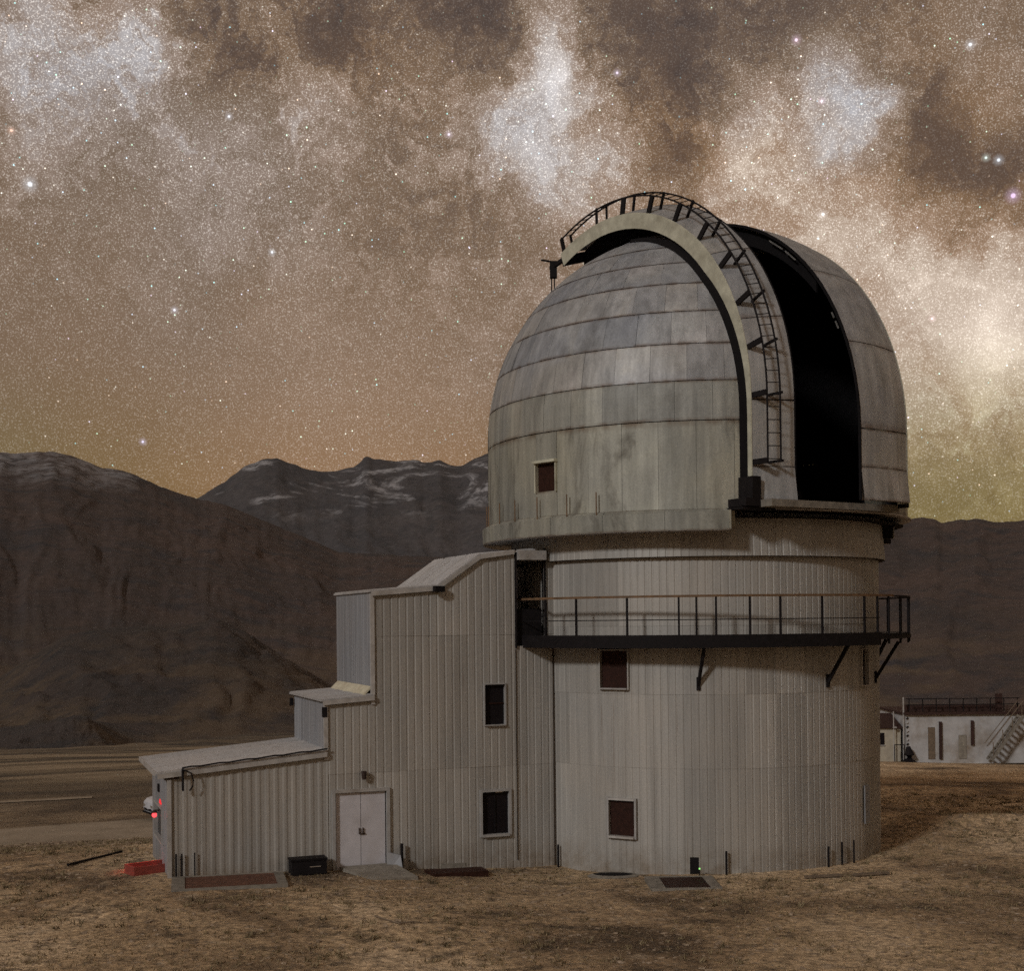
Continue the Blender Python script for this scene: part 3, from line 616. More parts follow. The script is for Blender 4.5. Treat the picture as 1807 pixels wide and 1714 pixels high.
# white double door
dr = MB().box(fp(4.91, .06, .9), (1.42, .03, 2.9), AB).build('door', M['seam'], building); dr['label'] = 'white double leaf door in a pale frame'
for s_ in (-1, 1):
    lf = MB().box(fp(4.91+s_*.335, .025, 1.10), (.655, .04, 2.18), AB).build('door_leaf', M['white'], dr)
    MB().box(fp(4.91+s_*.05, -.015, 1.18), (.02, .05, .16), AB).build('handle', M['lamp'], dr)
    MB().box(fp(4.91+s_*.735, -.02, 1.08), (.085, .13, 2.42), AB).build('door_frame', M['whitef'], dr)
MB().box(fp(4.91, -.02, 2.25), (1.385, .13, .085), AB).build('door_frame', M['trim'], dr)
MB().box(fp(4.95, -.015, 1.10), (.14, .03, .03), AB).build('latch', M['lamp'], dr)
lp = MB(); lp.tube([fp(4.97, .0, 2.66), fp(4.97, -.14, 2.66)], .035); lp.tube([fp(4.97, -.14, 2.76), fp(4.97, -.14, 2.60), fp(4.97, -.14, 2.54)], .075, 10, r1=.05); lp.build('wall_lamp', M['lamp'], building)
# window in the end wall
lw_ = lambda d, z_, o_=0: fp(-o_, d, z_)
ew = MB().box(lw_(2.27, 1.42, -.05), (.02, 1.84, .84), AB).build('window', M['glass'], building); ew['label'] = 'dark window in the end wall behind the red lamp'
for d_, sd_, hz in ((1.32, .07, .96), (3.23, .07, .96)): MB().box(lw_(d_, 1.425, .01), (.12, sd_, hz), AB).build('window_frame', M['whitef'], ew)
for z_ in (.975, 1.875): MB().box(lw_(2.275, z_, .012), (.12, 1.83, .06), AB).build('window_frame', M['whitef'], ew)
MB().box(lw_(2.26, 2.32, .03), (.05, .22, .2), AB).build('vent', M['black'], building)

# balcony ---------------------------------------------------------------
RB = 6.247; BZ = 6.20
balc = ringplate(RT+.0, RB-.02, BZ-.03, -61.5, 128, .06, 64).build('balcony', M['black'], building); balc['label'] = 'black steel balcony round the tower with a rusty handrail'
def arcbar(r, z_, a0, a1, w_, h_, n=48):
    mb = MB()
    for i in range(n):
        a, b2 = a0+(a1-a0)*i/n, a0+(a1-a0)*(i+1)/n
        mb.hexa([cp_(a, r, z_-h_/2), cp_(b2, r, z_-h_/2), cp_(b2, r-w_, z_-h_/2), cp_(a, r-w_, z_-h_/2), cp_(a, r, z_+h_/2), cp_(b2, r, z_+h_/2), cp_(b2, r-w_, z_+h_/2), cp_(a, r-w_, z_+h_/2)])
    return mb
arcbar(RB+.01, 6.10, -61.5, 44.5, .03, .34).build('fascia', M['black'], balc)
arcbar(RB+.01, 6.13, 44.5, 128, .03, .10).build('fascia', M['black'], balc)
arcbar(RB, 7.266, -62.5, 52, .055, .06).build('handrail', M['rail'], balc)
arcbar(RB, 7.25, 52, 128, .05, .045).build('handrail', M['black'], balc)
arcbar(RB-.01, 6.66, -61.5, 44.5, .022, .025).build('mid_rail', M['black'], balc)
for az_ in (-61, -47.7, -37.8, -24.0, -11.5, -7.4, -2.8, 5.2, 12.7, 24.0, 38.0, 43.5, 49.2, 56.9, 66, 78, 90, 100, 112, 124):
    zt = 7.24; zb = 5.95 if az_ > 44 else 6.25
    MB().box(cp_(az_, RB-.025, (zt+zb)/2), (.05, .05, zt-zb), R_(az_)).build('post', M['black'], balc)
for az_ in (-7, 33, 62, 95):
    mb = MB(); mb.bar(cp_(az_, RT+.02, 4.95), cp_(az_+1.5, RB-.25, 5.98), .07, .09); mb.box(cp_(az_, RT+.02, 4.98), (.10, .05, .34), R_(az_)); mb.build('strut', M['black'], balc)
# stub pipes along the foot of the walls
for (p_, hh, rr2) in ((cp_(0, RT+.12, 0), .62, .03), (cp_(-52, RT+.1, 0), .62, .03), (cp_(31.5, RT+.1, 0), .55, .03), (cp_(37, RT+.1, 0), .62, .028), (cp_(42.5, RT+.1, 0), .62, .025), (fp(5.98, -.15, 0), .7, .04), (fp(.14, -.10, 0), .6, .024), (fp(.28, -.10, 0), .6, .022), (fp(.60, -.08, 0), .6, .016)):
    g0 = float(ground_z(p_[0], p_[1])); MB().tube([(p_[0], p_[1], g0-.1), (p_[0], p_[1], g0+hh)], rr2).build('stub_pipe', M['black'], building)

# ------------------------------------------------------------------ dome
dome = thing('observatory_dome', (0, 0, 8.95), 'weathered silver rotating dome with open slit on top of the tower', 'dome')
RD, ZC = 6.19, 12.0
PH = R_(32); SV = Vector((math.sin(PH), -math.cos(PH), 0)); LV = Vector((-math.cos(PH), -math.sin(PH), 0))
SL0, SL1, SBACK = -.75, 1.85, -2.3            # slit in lateral coordinate, and how far it runs past the zenith
els = [7.5, 17, 26.2, 35.5, 44, 53, 63, 75, 89.5]
rows = [(8.97, 11.77)]+[(11.77, ZC+RD*math.sin(R_(7.5)))]
def prof(z_):       # radius at height
    return RD if z_ <= ZC else math.sqrt(max(0, RD*RD-(z_-ZC)**2))
def ring_pts(row, k_, n):   # heights spaced by angle
    if row == 0: return 8.97+(11.77-8.97)*k_/n
    e0 = -2.1 if row == 1 else els[row-2]; e1 = els[row-1]
    return ZC+RD*math.sin(R_(e0+(e1-e0)*k_/n))
def bm_piece(quads):
    bm = bmesh.new(); vs = {}
    for q in quads:
        f = []
        for p in q:
            key = tuple(round(x, 5) for x in p)
            if key not in vs: vs[key] = bm.verts.new(p)
            if vs[key] not in f: f.append(vs[key])
        if len(f) >= 3:
            try: bm.faces.new(f)
            except ValueError: pass
    return bm
def clip(bm, co, no):
    bmesh.ops.bisect_plane(bm, geom=bm.verts[:]+bm.edges[:]+bm.faces[:], plane_co=co, plane_no=no, clear_outer=True, dist=1e-5)
def cut_slit(quads):
    lat = [Vector(p).dot(LV) for q in quads for p in q]; ss = [Vector(p).dot(SV) for q in quads for p in q]
    if max(lat) <= SL0 or min(lat) >= SL1 or max(ss) <= SBACK:
        V_ = []; F_ = []
        for q in quads: F_.append(tuple(range(len(V_), len(V_)+len(q)))); V_ += list(q)
        return [(V_, F_)]
    out = []
    for planes in (((LV*SL1, -LV),), ((LV*SL0, LV),), ((LV*SL1, LV), (LV*SL0, -LV), (SV*SBACK, SV))):
        bm = bm_piece(quads)
        for co, no in planes: clip(bm, co, no)
        bm.verts.index_update()
        if bm.faces: out.append(([tuple(v.co) for v in bm.verts], [tuple(v.index for v in f.verts) for f in bm.faces]))
        bm.free()
    return out
# lining, one dark shell with the slit in it
quads = []
for row in range(0, 10):
    for ia in range(60):
        for kz in range(2):
            za, zb = ring_pts(row, kz, 2), ring_pts(row, kz+1, 2); za = max(za, 9.5); ra_, rb_ = max(prof(za)-.09, .02), max(prof(zb)-.09, .02)
            quads.append([cp_(ia*6, ra_, za), cp_(ia*6+6, ra_, za), cp_(ia*6+6, rb_, zb), cp_(ia*6, rb_, zb)])
Vl, Fl = [], []
for i in range(0, len(quads), 4):
    for v_, f_ in cut_slit(quads[i:i+4]): k0 = len(Vl); Vl += v_; Fl += [tuple(a+k0 for a in f) for f in f_]
shell = obj('dome_shell', Vl, Fl, M['lining'], dome, True)
obj('dome_floor', [cp_(i*10, RD-.1, 9.3) for i in range(36)], [tuple(range(36))], M['lining'], dome)
vent_az = (-51.0, -43.6); vent_z = (10.17, 10.97)
npan = 0
for row in range(0, 10):
    step = [9, 9, 9, 9, 9, 12, 12, 18, 24, 40][row]; offs = [0, 4, -2, 3, 1, 2, 5, 0, 4, 0][row]
    edges = []; a = -115+offs
    while a < 95: edges.append(a); a += step
    edges.append(edges[-1]+step)
    while edges[-1]+step*3 < edges[0]+360-2: edges.append(edges[-1]+step*3)
    edges.append(edges[0]+360)
    if row == 0:
        edges = sorted(edges+[vent_az[0], vent_az[1]])
        edges = [e for i, e in enumerate(edges) if i == 0 or e in vent_az or (e-edges[i-1] > 3.2 and not any(0 < abs(e-q) < 3.2 for q in vent_az))]
    ga = .03; gz_ = .010
    for a0, a1 in zip(edges[:-1], edges[1:]):
        quads = []; na = max(2, round((a1-a0)/3)); nz_ = 3
        d_ = random.uniform(0, .012)
        spans = [(ring_pts(row, k_, nz_)+(gz_ if k_ == 0 else 0), ring_pts(row, k_+1, nz_)-(gz_ if k_ == nz_-1 else 0)) for k_ in range(nz_)]
        if row == 0 and 0 < (a0+a1)/2 < 100: spans = [(max(za, 9.50), zb) for za, zb in spans if zb > 9.55]
        if row == 0 and abs(a0-vent_az[0]) < .01: spans = [(8.97, vent_z[0]), (vent_z[1], 11.76)]
        for (za, zb) in spans:
            ra_, rb_ = prof(za)+d_, max(prof(zb), .05)+d_
            for j in range(na):
                p0, p1 = a0+ga+(a1-a0-2*ga)*j/na, a0+ga+(a1-a0-2*ga)*(j+1)/na
                quads.append([cp_(p0, ra_, za), cp_(p1, ra_, za), cp_(p1, rb_, zb), cp_(p0, rb_, zb)])
        groups = [quads[:na], quads[na:]] if (row == 0 and abs(a0-vent_az[0]) < .01) else [quads]
        for qs in groups:
            for v_, f_ in cut_slit(qs): obj('dome_panel', v_, f_, M[('dome_low', 'dome_mid', 'dome_pale', 'dome_top')[min(3, row)]] if row != 4 else M['dome_pale'], shell, row > 0); npan += 1
print('dome panels', npan)
# vent opening
va = sum(vent_az)/2
vp = MB().box(cp_(va, RD-.08, sum(vent_z)/2), (.80, .03, .82), R_(va)).build('vent', M['wood'], dome); vp['label'] = 'square dark vent in the lower dome wall'
for s_ in (-1, 1): MB().box(cp_(va+s_*3.65, RD+.0, sum(vent_z)/2), (.04, .14, .84), R_(va)).build('vent_frame', M['flange'], vp)
MB().box(cp_(va, RD+.03, vent_z[1]+.01), (.86, .2, .07), R_(va)).build('vent_hood', M['flange'], vp)
# skirt band
BA0, BA1 = -260.0, .6
def band_seg(a0, a1):
    mb = MB(); n = max(2, int((a1-a0)/3))
    for i in range(n):
        a, b2 = a0+(a1-a0)*i/n, a0+(a1-a0)*(i+1)/n
        P_ = [(6.36, 8.95), (6.38, 9.40), (RD+.015, 9.50)]
        for (r1, z1), (r2, z2) in zip(P_[:-1], P_[1:]): mb.add([cp_(a, r1, z1), cp_(b2, r1, z1), cp_(b2, r2, z2), cp_(a, r2, z2)], [(0, 1, 2, 3)])
    return mb
sb = ringplate(RT-.1, 6.35, 8.94, BA0, BA1, .02, 90).build('skirt_band', M['roof'], dome); sb['label'] = 'grey skirt band round the foot of the dome'
a = BA1
while a > BA0+1:
    a0 = max(BA0, a-15); band_seg(a0+.04, a-.04).build('band_panel', M['dome'], sb); a -= 15
mb = MB(); mb.box(cp_(BA1-.1, 5.95, 9.2), (.05, .9, .5), R_(BA1)); mb.build('band_end', M['dome'], sb)
mb = MB(); mb.box(cp_(100.1, 5.95, 9.2), (.05, .8, .5), R_(100)); mb.build('band_end', M['black'], sb)
MB().box(cp_(72, 5.62, 9.2), (.30, .34, .52), R_(72)).build('stop_bracket', M['black'], dome)
MB().box(cp_(74, 5.80, 9.2), (.05, .04, .50), R_(74)).build('stop_edge', M['trim'], dome)
ringplate(RT-.1, 6.3, 9.46, .6, 100.2, .03, 34).build('soffit', M['roof'], dome)
for az_ in (-79, -76.5, -67, -58.5, -49.3, -39.5, -31.2):
    MB().tube([cp_(az_, 6.34, 9.42), cp_(az_, 6.34, 10.02)], .018, 6).build('stanchion', M['rail'], dome)

# shutters ---------------------------------------------------------------
RS = 6.8
PL, PR = (6.8, .50, .27), (6.8, -.15, -.45)          # radius, shift back, lift of the left and right shutter
def sp(lat, th, dr_=0.0, zl=None, P=PL):       # point on the shutter surface; zl -> on the straight lower part
    rr2 = math.sqrt(P[0]**2-lat*lat)+dr_
    if zl is not None: p = LV*lat+SV*(rr2-P[1]); return (p.x, p.y, zl)
    t_ = R_(th); p = LV*lat+SV*(rr2*math.cos(t_)-P[1]); return (p.x, p.y, ZC+P[2]+rr2*math.sin(t_))
SB = 9.70
def shutter(l0, l1, label, out_left, P, mats):
    root = None; zk = ZC+P[2]
    segs = [('v', SB, 10.55), ('v', 10.57, zk-.02), ('a', .15, 20), ('a', 20.2, 41), ('a', 41.2, 62), ('a', 62.2, 83), ('a', 83.2, 112)]
    for si, (kind, s0, s1) in enumerate(segs):
        mb = MB(); n = 8; ml = 4
        fn = (lambda lat, t_, dr_=0.: sp(lat, 0, dr_, t_, P)) if kind == 'v' else (lambda lat, t_, dr_=0.: sp(lat, t_, dr_, None, P))
        flare = lambda t_: .10*max(0, (10.55-t_)/.85) if kind == 'v' else 0
        for i in range(n):
            ta, tb = s0+(s1-s0)*i/n, s0+(s1-s0)*(i+1)/n
            for j in range(ml):
                la, lb = l0+(l1-l0)*j/ml, l0+(l1-l0)*(j+1)/ml
                mb.add([fn(la, ta, flare(ta)), fn(lb, ta, flare(ta)), fn(lb, tb, flare(tb)), fn(la, tb, flare(tb))], [(0, 1, 2, 3)])
                mb.add([fn(la, ta, -.05), fn(lb, ta, -.05), fn(lb, tb, -.05), fn(la, tb, -.05)], [(3, 2, 1, 0)])
        o = mb.build('shutter' if root is None else 'shutter_panel', mats[si > 1], dome if root is None else root, True)
        if root is None: root = o; o['label'] = label
    ts = [('v', z_) for z_ in (SB, 10.3, 10.9, zk-.2)]+[('a', t_) for t_ in range(0, 113, 4)]
    pt = lambda q, lt, dr_: sp(lt, 0, dr_, q[1], P) if q[0] == 'v' else sp(lt, q[1], dr_, None, P)
    for lat, dp, mat in ((l0, .06 if out_left else .34, M['lining'] if out_left else M['flange']), (l1, .42 if out_left else .06, M['flange'] if out_left else M['lining'])):
        mb = MB(); sgn = 1 if lat == l1 else -1; a_, b_ = lat+sgn*.004, lat+sgn*.034
        for q, r_ in zip(ts[:-1], ts[1:]):
            mb.hexa([pt(q, a_, -dp), pt(q, b_, -dp), pt(r_, b_, -dp), pt(r_, a_, -dp), pt(q, a_, .015), pt(q, b_, .015), pt(r_, b_, .015), pt(r_, a_, .015)])
        mb.build('flange', mat, root)
    return root
shL = shutter(1.7, 2.8, 'open left shutter arching over the dome, carrying the ladder', True, PL, (M['dome_pale'], M['dome_pale']))
shR = shutter(-1.75, .2, 'open right shutter on the far side of the slit', False, PR, (M['dome_pale'], M['dome_pale']))
# black strip on the dome: shade beside the left shutter put into a shape
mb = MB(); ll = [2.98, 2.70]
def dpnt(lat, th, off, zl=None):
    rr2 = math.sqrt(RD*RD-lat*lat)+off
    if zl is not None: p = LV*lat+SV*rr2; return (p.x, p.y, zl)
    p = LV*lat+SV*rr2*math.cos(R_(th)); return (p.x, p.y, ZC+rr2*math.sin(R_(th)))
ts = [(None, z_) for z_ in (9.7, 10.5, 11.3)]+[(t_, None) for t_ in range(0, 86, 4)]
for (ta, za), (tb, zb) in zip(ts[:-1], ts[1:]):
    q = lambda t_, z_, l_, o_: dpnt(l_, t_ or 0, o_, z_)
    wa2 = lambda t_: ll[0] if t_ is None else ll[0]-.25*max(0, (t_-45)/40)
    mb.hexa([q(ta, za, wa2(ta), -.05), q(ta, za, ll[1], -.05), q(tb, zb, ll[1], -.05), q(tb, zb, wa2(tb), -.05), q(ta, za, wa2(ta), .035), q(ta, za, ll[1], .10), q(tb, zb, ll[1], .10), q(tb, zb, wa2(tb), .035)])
mb.build('shade_strip', M['lining'], dome)
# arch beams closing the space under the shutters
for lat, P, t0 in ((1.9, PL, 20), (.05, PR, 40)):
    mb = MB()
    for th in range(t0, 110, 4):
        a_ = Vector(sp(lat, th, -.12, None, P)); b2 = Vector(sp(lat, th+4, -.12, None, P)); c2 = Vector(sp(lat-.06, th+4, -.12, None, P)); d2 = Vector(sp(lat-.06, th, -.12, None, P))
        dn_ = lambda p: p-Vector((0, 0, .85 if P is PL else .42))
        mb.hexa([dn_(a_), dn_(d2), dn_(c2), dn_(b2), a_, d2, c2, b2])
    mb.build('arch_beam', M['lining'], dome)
# sill under the slit
sl = MB(); pS = lambda lat, s_, z_: (LV.x*lat+SV.x*s_, LV.y*lat+SV.y*s_, z_)
def sbox(l0, l1, s0, s1, z0, z1, name, mat, par=dome):
    return MB().hexa([pS(l1, s1, z0), pS(l0, s1, z0), pS(l0, s0, z0), pS(l1, s0, z0), pS(l1, s1, z1), pS(l0, s1, z1), pS(l0, s0, z1), pS(l1, s0, z1)]).build(name, mat, par)
sbox(-1.85, 2.75, 5.2, 6.35, 9.50, 9.68, 'slit_sill', M['conc'])
sbox(-1.8, 3.3, 5.0, 5.9, 9.44, 9.50, 'sill_plate', M['black'])
sbox(2.72, 3.25, 4.9, 5.95, 9.52, 9.72, 'drive_beam', M['black'])
sbox(2.74, 3.02, 5.1, 5.95, 9.72, 10.28, 'drive_motor', M['black'])
sbox(-1.95, -1.80, 5.9, 6.6, 9.60, 10.1, 'drive_motor', M['black'])
sbox(1.0, 1.72, 5.2, 5.6, 9.68, 10.0, 'slit_board', M['lining'])
# polished strips added for the bright streaks inside the slit
mb = MB()
for th, t2 in ((47, 51.5), (52.5, 58), (24, 26), (27, 28.5)): mb.hexa([sp(l_, q, d_, None, PR) for d_ in (-.16, -.13) for (l_, q) in ((.20, th), (.235, th), (.235, t2), (.20, t2))])
mb.build('edge_strip', M['polish'], shR)
# ladder along the left shutter
lad = MB(); HG = .46; L0, L1 = 2.72, 2.40
path = lambda lat: [sp(lat, 0, HG, z_) for z_ in (10.62, 11.2, 11.8)]+[sp(lat, t_, HG) for t_ in range(0, 114, 3)]
lad.tube(path(L0), .026, 6); ladder = lad.build('ladder', M['black'], dome); ladder['label'] = 'dark ladder curving over the left shutter'
MB().tube(path(L1), .026, 6).build('ladder_rail', M['black'], ladder)
step = math.degrees(.33/(RS+HG))
pos = [('v', 10.7+.33*i) for i in range(5)]+[('a', .5+step*i) for i in range(int(112/step))]
for kd, q in pos:
    a_, b2 = (sp(L0, 0, HG, q), sp(L1, 0, HG, q)) if kd == 'v' else (sp(L0, q, HG), sp(L1, q, HG))
    MB().tube([a_, b2], .013, 5).build('rung', M['black'], ladder)
for kd, q in [('v', 10.66)]+[('a', 1+11.7*i) for i in range(9)]+[('a', 111)]:
    for lat, wd in ((2.76, .14), (2.38, .06)):
        a_, b2 = (sp(lat, 0, -.02, q), sp(lat-.02, 0, HG+.02, q)) if kd == 'v' else (sp(lat, q, -.02), sp(lat-.02, q, HG+.02))
        MB().bar(a_, b2, .06, wd).build('bracket', M['black'], ladder)
# drive gear at the back end of the left shutter
g0, g1 = Vector(sp(2.7, 112, -.1)), Vector(sp(1.7, 112, -.1))
mb = MB(); mb.bar(g0+Vector((0, 0, -.15)), g1+Vector((0, 0, -.15)), .25, .3)
bk_ = Vector(sp(2.75, 112, -.2)); mb.bar(bk_, bk_-SV*.75+Vector((0, 0, -.12)), .1, .12); mb.bar(bk_-SV*.6+Vector((0, 0, .06)), bk_-SV*.6+Vector((0, 0, -.45)), .22, .22)
mb.bar(bk_-SV*.75+Vector((0, 0, .1)), bk_-SV*.75+LV*.35+Vector((0, 0, .1)), .05, .05)
mb.build('shutter_drive', M['black'], dome)
for o_ in (0, .16): MB().tube([bk_-SV*(.55+o_)+Vector((0, 0, -.1)), bk_-SV*(.55+o_)+Vector((0, 0, -1.25))], .022, 6).build('hanging_rod', M['black'], dome)

# ------------------------------------------------------------------ things on the ground
gz = lambda x, y: float(ground_z(x, y))
def slab(name, pts, z0, z1, mat, parent):   # prism over a quad outline
    return MB().hexa([(x, y, z0) for x, y in pts]+[(x, y, z1) for x, y in pts]).build(name, mat, parent)
def framed_pit(name, ctr, rz, w_, d_, bw, h_, label, inner, cat):
    g = gz(*ctr); r_ = thing(name, (ctr[0], ctr[1], g), label, cat); ca, sa = math.cos(rz), math.sin(rz)
    P_ = lambda x, y: (ctr[0]+x*ca-y*sa, ctr[1]+x*sa+y*ca)
    for x0, x1, y0, y1 in ((-w_/2, w_/2, -d_/2, -d_/2+bw), (-w_/2, w_/2, d_/2-bw, d_/2), (-w_/2, -w_/2+bw*4, -d_/2+bw, d_/2-bw), (w_/2-bw*3, w_/2, -d_/2+bw, d_/2-bw)):
        slab('kerb', [P_(x0+.003, y0+.003), P_(x1-.003, y0+.003), P_(x1-.003, y1-.003), P_(x0+.003, y1-.003)], g-.3, g+h_, M['conc'], r_)
    slab('cover', [P_(-w_/2+bw, -d_/2+bw), P_(w_/2-bw, -d_/2+bw), P_(w_/2-bw, d_/2-bw), P_(-w_/2+bw, d_/2-bw)], g-.3, g+h_-.02, inner, r_)
    return r_
framed_pit('pit_cover', (-12.55, -7.35), AB-.12, 2.75, 1.7, .08, .05, 'rust red plate in a concrete frame before the annex', M['rust'], 'pit cover')
framed_pit('floor_hatch', (-1.28, -6.55), .02, 1.75, 1.6, .09, .07, 'dark hatch in a grey concrete frame at the tower foot', M['wood'], 'hatch')
sl_ = thing('sunken_slab', (-7.1, -5.25, gz(-7.1, -5.25)), 'dark low slab against the wall right of the door', 'slab')
slab('plate', [(-7.9, -5.0), (-6.4, -4.65), (-6.2, -5.25), (-7.6, -5.65)], gz(-7.1, -5.2)-.2, gz(-7.1, -5.2)+.10, M['wood'], sl_)
slab('kerb', [(-7.45, -4.75), (-6.8, -4.6), (-6.82, -4.68), (-7.47, -4.83)], gz(-7.1, -5.2)+.10, gz(-7.1, -5.2)+.2, M['conc'], sl_)
mb = MB(); g = gz(-9.3, -5.4)                # ramp at the door
q = [fp(4.30, -.12, 0), fp(5.75, -.12, 0), fp(5.95, -1.75, 0), fp(4.75, -1.75, 0)]
mb.hexa([(p[0], p[1], g-.2) for p in q]+[(q[0][0], q[0][1], g+.16), (q[1][0], q[1][1], g+.16), (q[2][0], q[2][1], g+.06), (q[3][0], q[3][1], g+.06)])
tag(mb.build('door_ramp', M['conc']), 'grey concrete ramp in front of the white door', 'ramp')
mb = MB(); p = fp(5.78, -.3, 0); g = gz(p[0], p[1])
mb.hexa([(p[0]-.25, p[1]-.1, g-.05), (p[0]+.2, p[1]-.15, g-.05), (p[0]+.2, p[1]-.05, g-.05), (p[0]-.25, p[1], g-.05), (p[0]-.22, p[1], g+.5), (p[0]+.12, p[1]-.02, g+.42), (p[0]+.12, p[1]+.06, g+.42), (p[0]-.22, p[1]+.08, g+.5)])
tag(mb.build('leaning_board', M['cladl']), 'small grey board leaning at the right door jamb', 'board')
# crate
p = fp(3.40, -.42, 0); g = gz(p[0], p[1])
cr = thing('crate', (p[0], p[1], g), 'low dark crate standing against the annex left of the door', 'crate')
MB().box((p[0], p[1], g+.20), (.90, .44, .36), AB).build('box', M['black'], cr)
MB().box((p[0], p[1], g+.40), (.94, .48, .05), AB).build('lid', M['black'], cr)
MB().box(fp(3.55, -.652, g+.22), (.28, .012, .02), AB).build('handle', M['polish'], cr)
# hollow under the tower wall
p = cp_(-30, RT+.45, 0); g = gz(p[0], p[1])
sl_ = thing('drain_hollow', (p[0], p[1], g), 'dark drain mouth with a pale lip by the tower wall', 'drain')
mb = MB(); n = 12
pts = [(p[0]+.55*math.cos(2*math.pi*i/n), p[1]+.32*math.sin(2*math.pi*i/n)) for i in range(n)]
for i in range(n):
    a, b2 = pts[i], pts[(i+1) % n]; sc2 = lambda q, f: (p[0]+(q[0]-p[0])*f, p[1]+(q[1]-p[1])*f)
    ao, bo = sc2(a, 1.25), sc2(b2, 1.25)
    mb.hexa([(a[0], a[1], g-.2), (ao[0], ao[1], g-.2), (bo[0], bo[1], g-.2), (b2[0], b2[1], g-.2), (a[0], a[1], g+.07), (ao[0], ao[1], g+.03), (bo[0], bo[1], g+.03), (b2[0], b2[1], g+.07)])
mb.build('rim', M['conc'], sl_)
MB().add([(x, y, g+.045) for x, y in pts], [tuple(range(n))]).build('mouth', M['lining'], sl_)
# planks lying by the tower
for (a, b2, lab) in (((1.9, -6.15), (2.85, -5.98), 'short weathered plank on the ground, the left one of two'), ((3.2, -5.95), (4.15, -5.72), 'short weathered plank on the ground, the right one of two')):
    tag(MB().bar((*a, gz(*a)+.05), (*b2, gz(*b2)+.05), .14, .05).build('plank', M['dirtwood']), lab, 'plank', 'planks by the tower')
a, b2 = (-17.45, -4.56), (-16.69, -2.23)
tag(MB().tube([(*a, gz(*a)+.05), (*b2, gz(*b2)+.10)], .035, 7).build('pole', M['black']), 'thin dark pole lying on the slope at the left', 'pole')
a, b2, c2 = (-8.6, -10.9), (-8.0, -11.5), (-7.7, -11.35)
tag(MB().tube([(*a, gz(*a)+.05), (*b2, gz(*b2)+.04), (*c2, gz(*c2)+.06)], .02, 5).build('stick', M['dirtwood']), 'crooked dead stick on the foreground grass', 'stick')
led = thing('indicator_light', (-.72, -5.62, gz(-.72, -5.62)), 'tiny green indicator light at the concrete hatch', 'light')
MB().tube([(-.72, -5.62, gz(-.72, -5.62)-.05), (-.72, -5.62, gz(-.72, -5.62)+.19)], .015, 6).build('stem', M['black'], led)
MB().box((-.72, -5.63, gz(-.72, -5.62)+.21), (.035, .035, .035)).build('lens', M['led'], led)

# red lamp on the end wall and the trough it lights
lpos = Vector(fp(-.20, 1.70, 1.68))
rl_ = thing('red_lamp', lpos, 'glowing red lamp at the dark end window of the annex', 'lamp')
MB().tube([fp(.0, 1.70, 1.80), fp(-.20, 1.70, 1.80)], .02, 6).build('arm', M['lamp'], rl_)
bm = bmesh.new(); bmesh.ops.create_uvsphere(bm, u_segments=14, v_segments=9, radius=.065)
me = bpy.data.meshes.new('lens'); bm.to_mesh(me); bm.free(); me.materials.append(M['redlens'])
o = bpy.data.objects.new('lens', me); C.objects.link(o); o.parent = rl_
MB().tube([tuple(lpos+Vector((0, 0, .06))), tuple(lpos+Vector((0, 0, .13)))], .095, 10, r1=.03).build('hood', M['lamp'], rl_)
MB().add([fp(-.045, 1.62, 1.95), fp(-.045, 2.05, 1.95), fp(-.045, 1.95, 2.06)]+[fp(-.02, 1.62, 1.95), fp(-.02, 2.05, 1.95), fp(-.02, 1.95, 2.06)], [(0, 1, 2), (5, 4, 3), (0, 3, 4, 1), (1, 4, 5, 2), (2, 5, 3, 0)]).build('wall_glow', M['reddim'], rl_)  # emissive triangle: the red glow on the wall put into a shape
ld = bpy.data.lights.new('red_light', 'SPOT'); ld.energy = 60; ld.color = (1, .05, .03); ld.spot_size = R_(62); ld.spot_blend = .9; ld.shadow_soft_size = .08
lo = bpy.data.objects.new('red_light', ld); C.objects.link(lo); lo.parent = rl_
lo.location = (-.1, -.04, -.05); lo.rotation_euler = Vector((-.2, -.35, -1.5)).to_track_quat('-Z', 'Y').to_euler()
tc_ = Vector((-14.86, -5.75, 0)); g = gz(tc_.x, tc_.y); rz = R_(38)
tr = thing('trough', (tc_.x, tc_.y, g), 'shallow open trough lit red beside the annex corner', 'trough')
P_ = lambda x, y: (tc_.x+x*math.cos(rz)-y*math.sin(rz), tc_.y+x*math.sin(rz)+y*math.cos(rz))
L_, W_ = 1.15, .55
slab('bottom', [P_(-L_/2, -W_/2), P_(L_/2, -W_/2), P_(L_/2, W_/2), P_(-L_/2, W_/2)], g-.05, g+.05, M['redlit'], tr)
for x0, x1, y0, y1 in ((-L_/2, L_/2, -W_/2-.05, -W_/2-.002), (-L_/2, L_/2, W_/2+.002, W_/2+.05), (-L_/2-.05, -L_/2-.002, -W_/2-.05, W_/2+.05), (L_/2+.002, L_/2+.05, -W_/2-.05, W_/2+.05)):
    slab('side', [P_(x0, y0), P_(x1, y0), P_(x1, y1), P_(x0, y1)], g-.05, g+.22, M['redlit'], tr)

